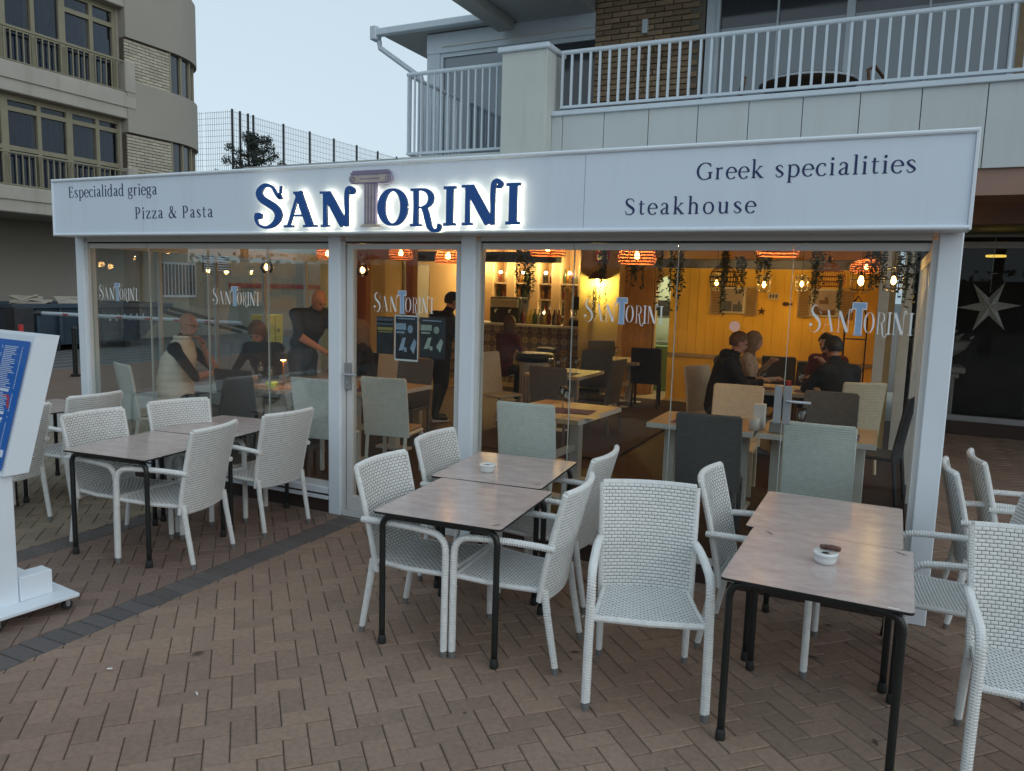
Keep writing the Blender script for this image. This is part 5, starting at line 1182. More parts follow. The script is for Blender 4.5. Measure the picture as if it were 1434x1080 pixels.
for k, (x, mm) in enumerate(((-7.5, 'b3'), (-7.3, 'b6'), (-7.62, 'b2'), (-7.4, 'b1'), (-6.35, 'b4'), (-6.18, 'b6'), (-6.02, 'b3'), (-5.88, 'b6'), (-5.66, 'b3'), (-5.95, 'b1'), (-6.25, 'b6'), (-6.1, 'b1'), (-5.95, 'b3'), (-5.6, 'b2'), (-5.8, 'b4'), (-5.7, 'b5'))):
    o = bpy.data.objects.new('bottle', MB().lathe([(.04, 0), (.042, .17), (.016, .22), (.015, .29)], 10).mesh('bottle', M['bottle_'+mm], True)); COL.objects.link(o); o.location = (x, 8.78, FZ+1.1515); tag(o, 'bottle standing on the bar worktop', 'bottle', 'bottles on the bar worktop')
# stools
def stool(x, y, lb):
    t = thing('bar_stool', lb, 'stool', (x, y, FZ), 0, 'bar stools'); MB().lathe([(.19, .70), (.20, .72), (.20, .77), (.17, .79)], 20).build('seat', M['black'], t, smooth=True)
    for a in range(4): q = pi/4+a*pi/2; MB().tube([(.13*cos(q), .13*sin(q), .70), (.21*cos(q), .21*sin(q), 0)], .012, 6).build('leg', M['steel'], t)
    MB().tube([(.18*cos(a*pi/8), .18*sin(a*pi/8), .25) for a in range(17)], .009, 6).build('footring', M['steel'], t); return t
stool(-6.15, 7.9, 'black topped bar stool at the left part of the bar'); stool(-5.45, 7.9, 'black topped bar stool nearest the wall pier')
t = thing('round_drum_table', 'dark round table on pale slatted drum before the bar', 'table', (-4.65, 5.6, FZ)); MB().lathe([(.26, .76), (.29, .78), (.29, .86), (.27, .88)], 24).build('tabletop', M['black'], t, smooth=True); MB().lathe([(.20, 0), (.22, .76)], 20).build('drum', M['whitewood'], t)
for k in range(20): a = k*pi/10; MB().box((.205*cos(a)-.012, .205*sin(a)-.012, .02), (.205*cos(a)+.012, .205*sin(a)+.012, .74), 0).build('slat', M['oak'], t)
# hanging red notice, whiteboard
t = thing('red_notice', 'dark red framed notice on the pier below the ceiling', 'notice'); MB().box((-4.73, 8.27, 2.44), (-4.48, 8.295, 2.68)).build('board', M['red'], t); MB().box((-4.70, 8.262, 2.46), (-4.51, 8.2695, 2.55)).box((-4.68, 8.262, 2.60), (-4.53, 8.2695, 2.63)).build('print', M['napkin'], t)
t = thing('white_board', 'tall pale wall board behind the entrance door', 'board'); MB().box((-8.045, 7.2, 1.30), (-8.02, 8.0, 2.3)).build('board', M['whitewood'], t); MB().box((-8.048, 7.15, 1.25), (-8.03, 8.05, 2.35)).build('frame', M['brownwood'], t)
# sconce with plants on the pier
t = thing('wall_sconce', 'brass shell wall lamp lighting the cream pier yellow', 'lamp', (-4.65, 8.18, 2.12)); MB().lathe([(.17, 0), (.15, .05), (.09, .12), (.02, .15)], 16, cap=False).build('shade', M['rattan_dark'], t); MB().lathe([(0, -.01), (.03, 0), (.03, .03), (0, .05)], 8).build('bulb', M['bulb_white'], t)
lamp('sconce_light', (-4.65, 8.12, 2.04), 40, (1, .75, .18), .04)
def vines(name, label, x, y, z, n, L, seed, group='hanging plants in the restaurant', w=.12, s0=.028):
    R = random.Random(seed); t = thing(name, label, 'plant', (x, y, z), 0, group); b = MB(); c = MB()
    for k in range(n):
        a = R.uniform(0, 6.28); r = R.uniform(0, w); px_, py = cos(a)*r, sin(a)*r*.6; l = L*R.uniform(.5, 1); b.tube([(px_*.4, py*.4, 0), (px_, py, -.05), (px_*1.1, py, -l)], .002, 4)
        for q in range(int(l/.022)):
            s = R.uniform(.6, 1.2)*s0; zc = -.02-q*.022; u = Vector((R.gauss(0, 1), R.gauss(0, 1), R.gauss(0, .6))).normalized(); v = u.orthogonal().normalized(); p = Vector((px_+R.gauss(0, .012), py+R.gauss(0, .012), zc)); c.quad(p-u*s, p-v*s*.5, p+u*s, p+v*s*.5)
    b.build('stems', M['leaf'], t, kind='stuff'); c.build('leaves', M['leaf'], t, kind='stuff'); return t
for i, (x, y, z, n, L, lb, w) in enumerate((
    (-4.62, 8.1, 2.0, 9, .62, 'trailing plant hanging under the brass wall lamp', .2), (-2.45, 3.2, 2.42, 10, .55, 'trailing plant hanging left of the woven lamp by the pier', .10), (-2.05, 3.2, 2.42, 12, .75, 'large trailing plant under the woven lamp by the boards', .14),
    (-1.52, 3.3, 2.42, 8, .75, 'long trailing plant between the lanterns left of the bird cages', .05), (-1.62, 4.9, 2.38, 8, .5, 'trailing plant over the first bird cage', .10), (-1.16, 3.4, 2.42, 12, .38, 'bushy hanging plant in the middle of the ochre wall', .09),
    (-.68, 3.6, 2.40, 8, .58, 'trailing plant hanging over the right bird cage', .08), (-.46, 3.6, 2.15, 4, .42, 'thin trailing plant right of the bird cage', .05), (-.13, 3.2, 2.42, 14, .50, 'bushy hanging plant beside the white column', .11), (.12, 2.9, 2.42, 10, .6, 'hanging plant at the side glass', .08), (-3.72, 3.2, 2.42, 12, .8, 'trailing plant behind the entrance door lamp', .14), (-3.2, 4.4, 2.42, 8, .45, 'hanging plant above the bar lights', .09))):
    vines('hanging_plant', lb, x, y, z, n, L, 30+i, w=w)
# woven pendant lamps
def pendant(x, y, z, r, lb, ci=2.44, power=36):
    t = thing('woven_pendant', lb, 'lamp', (x, y, z), 0, 'woven rattan pendant lamps'); b = MB()
    for k in range(7):
        zz = .09-.028*k; rr = r*(.42, .72, .9, .97, 1.0, .98, .93)[k]; b.tube([(rr*cos(a*pi/10), rr*sin(a*pi/10), zz) for a in range(21)], .006, 5)
    for a in range(20):
        q = a*pi/10; b.tube([(r*.3*cos(q), r*.3*sin(q), .10), (r*.9*cos(q+.1), r*.9*sin(q+.1), .035), (r*cos(q+.2), r*sin(q+.2), -.03), (r*.93*cos(q+.3), r*.93*sin(q+.3), -.08)], .003, 4)
    b.build('shade', M['rattan'], t)
    MB().lathe([(0, -.045), (.022, -.03), (.026, -.01), (.015, .02), (.0, .03)], 10).build('bulb', M['bulb'], t, smooth=True)
    MB().tube([(0, 0, .03), (0, 0, ci-z)], .004, 5).lathe([(.05, .10), (.03, .13), (.01, .15)], 10).build('cord', M['black'], t)
    lamp('pendant_light', (x, y, z-.0), power, (1, .50, .18), .03)
pendant(-4.02, 2.0, 2.23, .13, 'orange woven pendant lamp behind the entrance door'); pendant(-2.93, 2.0, 2.31, .17, 'woven pendant lamp half hidden at the top left of the bar view')
pendant(-2.06, 2.0, 2.245, .17, 'woven pendant lamp fully visible above the name decal'); pendant(-.86, 2.0, 2.32, .17, 'woven pendant lamp above the round sticker'); pendant(-.3, 6.2, 2.32, .2, 'woven pendant lamp near the ochre wall', 2.86)
for x, y, z in ((-5.2, 2.9, 2.3), (-6.45, 3.1, 2.3)): pendant(x, y, z, .14, 'woven pendant lamp above the left diners near x%d' % (abs(int(x))) if False else ('woven pendant lamp above the standing waiter' if x > -6 else 'woven pendant lamp near the side glass'), 2.44, 14)
# glass globe bulbs at left
for x, y, z, lb in ((-5.85, 1.4, 2.06, 'amber glass globe lamp left of the louvred vent'), (-5.35, 1.9, 2.05, 'amber glass globe lamp right of the louvred vent'), (-5.0, 1.9, 2.06, 'amber glass globe lamp nearest the second post')):
    t = thing('globe_lamp', lb, 'lamp', (x, y, z), 0, 'amber globe lamps'); MB().lathe([(0.02, .07), (.05, .05), (.07, 0), (.05, -.05), (0, -.07)], 16, cap=False).build('globe', M['glassware'], t, smooth=True)
    MB().lathe([(0, -.03), (.014, -.015), (.018, 0), (.008, .03), (0, .035)], 8).build('bulb', M['bulb'], t); MB().tube([(0, 0, .04), (0, 0, 2.44-z)], .003, 4).build('cord', M['black'], t)
    lamp('globe_light', (x, y, z), 2.5, (1, .5, .16), .03)
# cage lanterns
def lantern(x, y, z, lb, s=1.0, power=9):
    t = thing('wire_lantern', lb, 'lamp', (x, y, z), 0, 'wire cage lanterns'); b = MB(); r = .095*s; h = .13*s
    for a in range(10):
        q = a*pi/5; b.tube([(r*.4*cos(q), r*.4*sin(q), h), (r*cos(q), r*sin(q), h*.75), (r*cos(q), r*sin(q), -h*.75), (r*.4*cos(q), r*.4*sin(q), -h)], .0035, 4)
    for zz, rr in ((h, .4), (h*.75, 1), (0, 1), (-h*.75, 1), (-h, .4)): b.tube([(r*rr*cos(a*pi/8), r*rr*sin(a*pi/8), zz) for a in range(17)], .0035, 4)
    b.build('cage', M['black'], t); MB().lathe([(0, -.06*s), (.02*s, -.045*s), (.03*s, -.015*s), (.014*s, .03*s), (.0, .04*s)], 10).build('bulb', M['bulb'], t, smooth=True)
    MB().tube([(0, 0, .04), (0, 0, 2.8-z)], .004, 5).lathe([(.02, .035*s), (.02, .08*s)], 8).build('cord', M['black'], t)
    lamp('lantern_light', (x, y-.0, z), power, (1, .60, .18), .03)
for x, y, z, s, lb in ((-2.40, 7.3, 2.10, .95, 'wire lantern at the left end of the ochre wall'), (-1.70, 7.3, 2.09, .95, 'wire lantern between the two cages'), (-1.17, 7.3, 2.11, .9, 'wire lantern half hidden behind the glass joint'), (-.33, 5.6, 2.14, 1.25, 'large wire lantern right of the ochre wall'), (.02, 3.4, 2.1, .85, 'wire lantern next to the side glass')):
    lantern(x, y, z, lb, s, 62 if y > 7 else 26)
def birdcage(x, y, z, r, lb, m):
    t = thing('bird_cage', lb, 'bird cage', (x, y, z), 0, 'rattan bird cages'); b = MB()
    for zz, rr in ((-.12, .92), (-.06, 1.), (.0, 1), (.07, .88), (.13, .6)): b.tube([(r*rr*cos(a*pi/10), r*rr*sin(a*pi/10), zz) for a in range(21)], .006, 5)
    for a in range(22): q = a*pi/11; b.tube([(r*.92*cos(q), r*.92*sin(q), -.12), (r*cos(q), r*sin(q), 0), (r*.85*cos(q), r*.85*sin(q), .08), (r*.3*cos(q), r*.3*sin(q), .16), (0, 0, .18)], .003, 4)
    b.build('cage_bars', m, t); MB().tube([(0, 0, .18), (.0, 0, 2.6-z)], .004).lathe([(.03, .18), (.02, .21), (.03, .24), (0, .26)], 8).build('hook', M['black'], t)
birdcage(-1.98, 5.6, 2.14, .175, 'dark rattan bird cage left of the hanging plants', M['rattan_dark']); birdcage(-.70, 5.6, 2.17, .20, 'reddish rattan bird cage near the right lantern', M['rattan']); birdcage(.06, 5.6, 2.17, .17, 'reddish rattan bird cage beside the side glass', M['rattan'])
# pictures with shutters
def shutters(cx, z0, z1, w, lb, style):
    t = thing('shuttered_picture', lb, 'picture', (cx, 8.40, 0)); MB().box((-w/2, .0, z0), (w/2, .03, z1)).build('frame', M['whitewood'], t)
    MB().box((-w/2+.03, -.005, z0+.03), (w/2-.03, -.001, z1-.03)).build('print', mat('photo_sky_print', (.36, .31, .30), .6, .15, 4), t)
    q = MB()
    if style == 0: q.box((-w/2+.04, -.009, z0+.03), (-.02, -.006, z0+.20)); q.box((.0, -.009, z0+.03), (w/2-.04, -.006, z0+.15)); q.box((.08, -.009, z0+.15), (.12, -.006, z0+.2))
    else:
        q.prism([(-w/2+.03, z0+.03), (w/2-.05, z0+.03), (w/2-.05, z0+.12), (0, z0+.10), (-w/2+.03, z0+.2)], 'y', -.009, -.006); q.box((-.08, -.009, z0+.2), (.06, -.006, z0+.26)); q.box((.0, -.009, z0+.26), (.05, -.006, z0+.31))
    q.build('printed_view', M['beam_blue'] if style == 0 else M['brownwood'], t)
    for sx in (-1, 1):
        xa = sx*(w/2+.005); xb = sx*(w/2+.19); a, b2 = min(xa, xb), max(xa, xb)
        s = MB().box((a, -.01, z0-.02), (a+.02, .03, z1+.02)).box((b2-.02, -.01, z0-.02), (b2, .03, z1+.02)).box((a+.02, -.01, z1), (b2-.02, .03, z1+.02)).box((a+.02, -.01, z0-.02), (b2-.02, .03, z0)).build('shutter', M['oak'], t)
        z = z0+.012
        while z < z1-.02: MB().quad((a+.02, .01, z+.016), (b2-.02, .01, z+.016), (b2-.02, -.006, z), (a+.02, -.006, z)).build('slat', M['oak'], s); z += .026
shutters(-2.33, 1.61, 2.04, .38, 'shuttered window picture left of the middle of the ochre wall', 0); shutters(-.92, 1.61, 2.05, .42, 'shuttered window picture of a village at the right of the ochre wall', 1)
t = thing('wall_tile', 'small white house number tile on the ochre wall', 'tile'); MB().box((-1.78, 8.42, 1.86), (-1.62, 8.436, 1.96)).build('plate', M['whitewood'], t); MB().box((-1.76, 8.416, 1.885), (-1.73, 8.4195, 1.94)).box((-1.715, 8.416, 1.885), (-1.685, 8.4195, 1.94)).box((-1.67, 8.416, 1.885), (-1.64, 8.4195, 1.94)).build('figures', M['brownwood'], t)
t = thing('fish_ornament', 'little dark fish ornament on the ochre wall', 'ornament', (-1.49, 8.42, 1.79)); MB().prism([(-.07, 0), (-.04, .035), (.02, .03), (.06, 0), (.09, .03), (.09, -.03), (.06, 0), (.02, -.03), (-.04, -.03)], 'y', -.01, .01).build('fish_body', M['rattan_dark'], t)
t = thing('star_ornament', 'small brown starfish ornament on the ochre wall', 'ornament', (-1.87, 8.42, 1.66)); MB().prism([((.07 if k % 2 == 0 else .026)*sin(k*pi/5), (.07 if k % 2 == 0 else .026)*cos(k*pi/5)) for k in range(10)], 'y', -.01, .01).build('star_body', M['rattan_dark'], t)
t = thing('etagere', 'tall black wire stand by the ochre wall', 'stand', (-.42, 7.9, FZ))
for x in (-.15, .15):
    for y in (-.12, .12): MB().tube([(x, y, 0), (x, y, 1.5), (x*.4, y*.4, 1.75), (0, 0, 1.85)], .009, 5).build('upright', M['black'], t)
for z in (.3, .75, 1.2): MB().box((-.15, -.12, z), (.15, .12, z+.012)).build('shelf_board', M['black'], t)
# ------------------------------------------------------------------ indoor tables and chairs
def make_diner(w, d, m='oak'):
    t = thing('dining_table', 'x', 'table', group='pale dining tables indoors')
    MB().bev((-w/2, -d/2, .69), (w/2, d/2, .735), .004).build('tabletop', M['oak'], t)
    MB().box((-w/2-.002, -d/2-.002, .692), (w/2+.002, -d/2+.0, .733)).box((w/2, -d/2, .692), (w/2+.002, d/2, .733)).build('edge_band', M['whitewood'], t)
    for sx in (-1, 1): MB().bev((sx*(w/2-.12)-.045, -.05, .03), (sx*(w/2-.12)+.045, .05, .6895), .004).build('leg', M['whitewood'], t)
    MB().bev((-w/2+.06, -.2, .0), (-w/2+.2, .2, .0295), .004).bev((w/2-.2, -.2, 0), (w/2-.06, .2, .0295), .004).build('foot_bar', M['whitewood'], t)
    MB().box((-w/2+.17, -.02, .3), (w/2-.17, .02, .36)).build('stretcher', M['whitewood'], t)
    return t
tables_in = [(-2.62, 1.70, 86, 'dining table behind the white chair left of the first glass joint', .95, .8), (-1.32, 1.85, 0, 'dining table left half of the pair by the door lock', .86, .72), (-.43, 1.87, 0, 'dining table right half of the pair by the door lock', .86, .72), (-4.86, 1.95, 90, 'dining table behind the entrance door', .95, .8), (-5.85, 1.85, 90, 'dining table of the bald diner in the cream vest', 1.5, .8), (-3.80, 4.7, 90, 'dining table in front of the bar laid with glasses', 1.0, .75), (-3.75, 7.1, 90, 'far dining table beside the black chair', .9, .7), (-1.05, 4.75, 0, 'long dining table of the seated group', 1.25, .8), (-1.9, 7.6, 0, 'back dining table under the shuttered picture', .9, .7)]
for x, y, d, lbl, w, dd in tables_in:
    t = make_diner(w, dd); t.location = (x, y, FZ); t.rotation_euler = (0, 0, RAD(d)); t['label'] = lbl
def make_side(mk, cushion='cushion'):
    t = thing('side_chair', 'x', 'chair', group='indoor side chairs'); Z = .95
    def bp_(u, v, s):
        z = Z-(Z-.40)*v; q = (z-.40)/(Z-.40); return ((u*2-1)*.218, .17+.085*q**1.2+.014*s+.015*(1-(u*2-1)**2), z), Vector((0, s, -.1*s))
    b = MB(); weave(b, lambda u, v: bp_(u, v, -1), 13, 34, .003, fine=False); weave(b, lambda u, v: bp_(u, v, 1), 13, 34, .003, fine=False)
    for u in (0, 1): b.tube([bp_(u, k/6, 0)[0] for k in range(7)], .016, 6, ring=(.03, .04))
    b.tube([bp_(u/6, 0, 0)[0] for u in range(7)], .016, 6); bk = b.build('backrest', M[mk], t)
    MB().bev((-.215, -.22, .395), (.215, .19, .43), .012).build('seat', M[mk], t)
    if cushion: MB().bev((-.2, -.21, .4305), (.2, .16, .465), .015).build('cushion', M[cushion], t)
    for sx in (-1, 1):
        MB().bev((sx*.195-.018, -.215, 0), (sx*.195+.018, -.18, .3945), .004).build('leg', M[mk], t); MB().tube([(sx*.195, .23, 0), (sx*.195, .18, .41)], .018, 6).build('leg', M[mk], t)
    return t
kinds = {k: (make_side(k, c), [False]) for k, c in (('wicker_in', 'cushion'), ('wicker_grey', 'dark'), ('wicker_cream', None), ('wicker_black', None))}
for k, x, y, d, lbl in (
    ('wicker_in', -2.423, .70, 186, 'pale wicker chair with tan cushion behind the first right hand pane'), ('wicker_in', -.358, 1.044, 181, 'pale wicker chair at the folding door lock'), ('wicker_grey', -1.106, 1.012, 183, 'dark grey wicker chair left of the folding door lock'),
    ('wicker_cream', -1.212, 2.50, 3, 'cream wicker chair behind the front dining table pair'), ('wicker_grey', -.399, 2.50, 1, 'dark wicker chair behind the front table pair at right'), ('wicker_in', -6.75, .66, 160, 'pale wicker chair of the man in the cream vest'),
    ('wicker_in', -4.635, .90, 187, 'pale wicker chair left of the second post'), ('wicker_cream', -6.107, 2.65, 2, 'beige wicker chair below the bending waiter'), ('wicker_black', -5.642, .95, 183, 'black wicker chair beside the man in the vest'), ('wicker_black', -5.9, 2.9, 10, 'black wicker chair behind the woman looking down'),
    ('wicker_grey', -4.95, 2.65, 5, 'dark wicker chair behind the entrance door'), ('wicker_in', -4.2, 1.35, 190, 'pale wicker chair low behind the entrance door'), ('wicker_cream', -5.55, 3.4, 70, 'tan wicker chair in front of the waiter in black'),
    ('wicker_grey', -3.35, 3.35, 178, 'dark wicker chair in front of the laid table'), ('wicker_grey', -3.25, 4.55, -95, 'grey brown wicker chair turned sideways at the laid table'), ('wicker_grey', -3.7, 5.45, 2, 'grey wicker chair on the far side of the laid table'), ('wicker_cream', -4.55, 4.3, 75, 'tan wicker chair left of the laid table'), ('wicker_black', -3.35, 7.05, -170, 'black wicker chair by the kitchen arch'), ('wicker_grey', -4.3, 7.7, 30, 'brown wicker chair at the far table'),
    ('wicker_cream', -1.78, 4.35, 62, 'tan wicker chair under the diner in the black hoodie'), ('wicker_cream', -.28, 4.05, -150, 'cream wicker chair under the diner in the dark jacket'), ('wicker_grey', -1.35, 7.0, 180, 'brown wicker chair at the back table'), ('wicker_grey', -.9, 6.4, 200, 'brown wicker chair right of the back table'), ('wicker_black', .0, 2.9, -100, 'black wicker chair next to the white column')):
    p, u = kinds[k]; o = place(u, p, x, y, d, lbl, z=FZ)
t = thing('wooden_stool', 'small pale wooden stool left of the seated group', 'stool', (-2.35, 7.4, FZ)); MB().bev((-.18, -.18, .46), (.18, .18, .50), .01).build('seat', M['oak'], t)
for sx in (-1, 1):
    for sy in (-1, 1): MB().tube([(sx*.14, sy*.14, .46), (sx*.17, sy*.17, 0)], .014, 6).build('leg', M['oak'], t)
# table ware
TZ_ = FZ+.7355
gl0 = None
def wineglass(x, y, lbl, wine=False, z=TZ_):
    t = thing('wine_glass', lbl, 'glass', (x, y, z), 0, 'wine glasses on the tables'); MB().lathe([(.032, 0), (.03, .003), (.004, .008), (.004, .085), (.02, .10), (.038, .13), (.040, .165), (.034, .205), (.033, .205), (.0385, .165), (.036, .13), (.018, .104), (.002, .092)], 18, cap=False).build('glass_body', M['glassware'], t, smooth=True)
    if wine: MB().lathe([(.0, .104), (.018, .106), (.0355, .13), (.037, .145), (0, .145)], 16, cap=False).build('wine', M['wine'], t)
for x, y, lbl, w in ((-5.72, 1.30, 'wine glass with white wine before the woman looking down', True), (-6.0, 1.45, 'wine glass beside the bald diner', False), (-3.95, 4.55, 'wine glass on the laid table at left', False), (-3.75, 4.35, 'wine glass on the laid table in the middle', False), (-3.6, 4.6, 'wine glass on the laid table at right', False), (-3.85, 4.8, 'wine glass on the laid table at the back', False), (-2.62, 1.75, 'wine glass on the table behind the white chair', False), (-2.5, 1.55, 'upturned looking wine glass at that table front', False), (-.55, 1.65, 'wine glass right of the folding door lock', False), (-3.85, 7.0, 'wine glass on the far table', False), (-1.25, 4.55, 'wine glass before the black hoodie', False), (-.85, 4.75, 'wine glass in the middle of the group table', False)): wineglass(x, y, lbl, w)
def small(nm, lbl, cat, x, y, prof, m, grp=None, z=TZ_, n=12):
    o = MB().lathe(prof, n).build(nm, M[m], smooth=True); o.location = (x, y, z); tag(o, lbl, cat, grp)
small('flower_pot', 'small terracotta flower pot on the table behind the entrance door', 'pot', -4.83, 1.68, [(.035, 0), (.05, .08)], 'terracotta'); small('candle_jar', 'small pink glass candle jar on the front table pair', 'candle', -1.10, 1.60, [(.025, 0), (.028, .03), (.024, .06), (.024, .075)], 'pink')
small('napkin_holder', 'dotted tin with white napkins left of the door lock', 'napkins', -.90, 1.62, [(.045, 0), (.045, .10)], 'whitewood'); small('lime_bowl', 'lime green glass bowl before the woman looking down', 'bowl', -5.63, 1.22, [(.03, 0), (.055, .03), (.06, .06)], 'lime')
small('red_candle', 'red glass candle on the group table', 'candle', -1.0, 4.8, [(.035, 0), (.04, .09)], 'red'); small('dark_cup', 'dark cup on the group table', 'cup', -1.3, 4.75, [(.03, 0), (.04, .1)], 'dark')
b = MB().bev((-.045, -.045, 0), (.045, .045, .2), .004).build('napkin_stack', M['napkin']); b.location = (-.88, 1.74, TZ_); tag(b, 'upright stack of white napkins near the door lock', 'napkins')
b = MB().bev((-.08, -.05, 0), (.08, .05, .09), .006).build('cutlery_box', M['grey_metal']); b.location = (-.70, 1.62, TZ_); tag(b, 'grey planter box on the table beside the lock', 'planter')
for i, (x, y, w, d, a, mk, lbl) in enumerate(((-2.5, 1.62, .42, .30, .1, 'placemat', 'purple placemat on the table behind the white chair'), (-2.30, 1.42, .3, .22, .08, 'oak', 'tan paper mat at the front of that table'), (-1.35, 1.72, .45, .3, 0, 'placemat', 'purple placemat left of the candle jar'), (-.35, 1.72, .45, .3, 0, 'placemat', 'purple placemat right of the wine glass'), (-5.9, 1.95, .28, .2, .4, 'napkin', 'open white menu before the bending waiter'), (-5.9, 1.35, .24, .18, .2, 'napkin', 'white napkin near the bald diner'), (-4.75, 1.7, .4, .28, 1.5, 'placemat', 'purple placemat behind the entrance door'), (-3.75, 4.5, .4, .3, 0, 'placemat', 'placemat on the laid table'), (-1.3, 4.6, .4, .28, 0, 'placemat', 'placemat before the black hoodie'), (-.7, 4.6, .4, .28, 0, 'placemat', 'placemat before the dark jacket'))):
    o = MB().box((-w/2, -d/2, 0), (w/2, d/2, .003)).build('placemat' if mk != 'napkin' else 'paper_sheet', M[mk]); o.location = (x, y, TZ_); o.rotation_euler = (0, 0, a); tag(o, lbl, 'mat' if mk != 'napkin' else 'paper', None)
t = thing('table_lamp', 'slim rust coloured table lamp lit on the left diners table', 'lamp', (-5.50, 1.25, TZ_)); MB().lathe([(.05, 0), (.05, .01), (.008, .015), (.008, .30)], 12).build('stem', M['rattan'], t); MB().lathe([(.03, .35), (.05, .30)], 14, cap=False).lathe([(.055, .30), (.03, .36)], 14).build('shade', M['black'], t); MB().lathe([(.022, .285), (.022, .30)], 10).build('bulb', M['bulb'], t); lamp('table_light', (-5.50, 1.25, TZ_+.27), 3, (1, .5, .2), .02)
# ------------------------------------------------------------------ small litter on the paving
RR = random.Random(77)
def litter(nm, lbl, cat, x, y, kind, grp):
    b = MB()
    if kind == 'leaf':
        a = RR.uniform(0, 6.28); s = RR.uniform(.012, .022); pts = []
        for k in range(8):
            q = k*pi/4; r = s*(1.0 if k % 4 else 1.7); pts.append((r*cos(q)*1.3, r*sin(q)*.6, .002+.006*abs(sin(q))))
        b.add(pts+[(p[0], p[1], p[2]+.0008) for p in pts], [tuple(range(8)), tuple(range(15, 7, -1))]+[(k, k+8, (k+1) % 8+8, (k+1) % 8) for k in range(8)])
    else: b.tube([(-.012, 0, .005), (.012, 0, .005)], .004, 8)
    o = b.build(nm, M['bark'] if kind == 'leaf' else M['napkin']); o.location = (x, y, .0022); o.rotation_euler = (0, 0, RR.uniform(0, 6)); tag(o, lbl, cat, grp)
for i in range(16): litter('dry_leaf', 'tiny dry leaf lying on the herringbone paving', 'leaf', RR.uniform(-3.4, .9), RR.uniform(-2.6, .1), 'leaf', 'dry leaves on the paving')
for i in range(7): litter('cigarette_end', 'small white cigarette end on the paving', 'cigarette end', RR.uniform(-3.4, .6), RR.uniform(-2.4, -.1), 'butt', 'cigarette ends on the paving')
# ------------------------------------------------------------------ people
def capsule(b, p, q, r0, r1, n=12):
    p = Vector(p); q = Vector(q); d = (q-p); L = d.length; d = d/L if L > 1e-6 else Vector((0, 0, 1)); pts = []; rs = []
    for k in range(0, 4): a = pi/2*k/4; pts.append(p-d*r0*cos(a)); rs.append(max(.002, r0*sin(a)))
    for k in range(5): pts.append(p.lerp(q, k/4)); rs.append(r0+(r1-r0)*k/4)
    for k in range(1, 5): a = pi/2*k/4; pts.append(q+d*r1*sin(a)); rs.append(max(.002, r1*cos(a)))
    b.tube(pts, rs, n)
def ellip(b, c, rx, ry, rz, n=16, tilt=None):
    vs = []; fs = []; m = 10
    for i in range(m+1):
        t = pi*i/m
        for k in range(n):
            a = 2*pi*k/n; v = Vector((rx*sin(t)*cos(a) if 0 < i < m else .001*cos(a), ry*sin(t)*sin(a) if 0 < i < m else .001*sin(a), rz*cos(t)))
            if tilt: v = tilt @ v
            vs.append(Vector(c)+v)
    for i in range(m):
        for k in range(n): fs.append((i*n+k, i*n+(k+1) % n, (i+1)*n+(k+1) % n, (i+1)*n+k))
    b.add(vs, fs)
SIT = dict(pelvis=(0, .05, .56), waist=(0, .04, .72), chest=(0, .0, .94), neck=(0, -.02, 1.12), head=(0, -.05, 1.27), sh=(.175, .0, 1.05), el=(.25, -.08, .80), wr=(.13, -.30, .80), hip=(.09, .02, .55), kn=(.11, -.40, .55), an=(.11, -.36, .09), toe=(.11, -.50, .04))
STAND = dict(pelvis=(0, 0, .96), waist=(0, 0, 1.10), chest=(0, 0, 1.30), neck=(0, -.01, 1.49), head=(0, -.03, 1.64), sh=(.18, 0, 1.42), el=(.25, -.03, 1.14), wr=(.20, -.20, .98), hip=(.09, 0, .93), kn=(.10, -.02, .50), an=(.10, .02, .09), toe=(.11, -.14, .04))
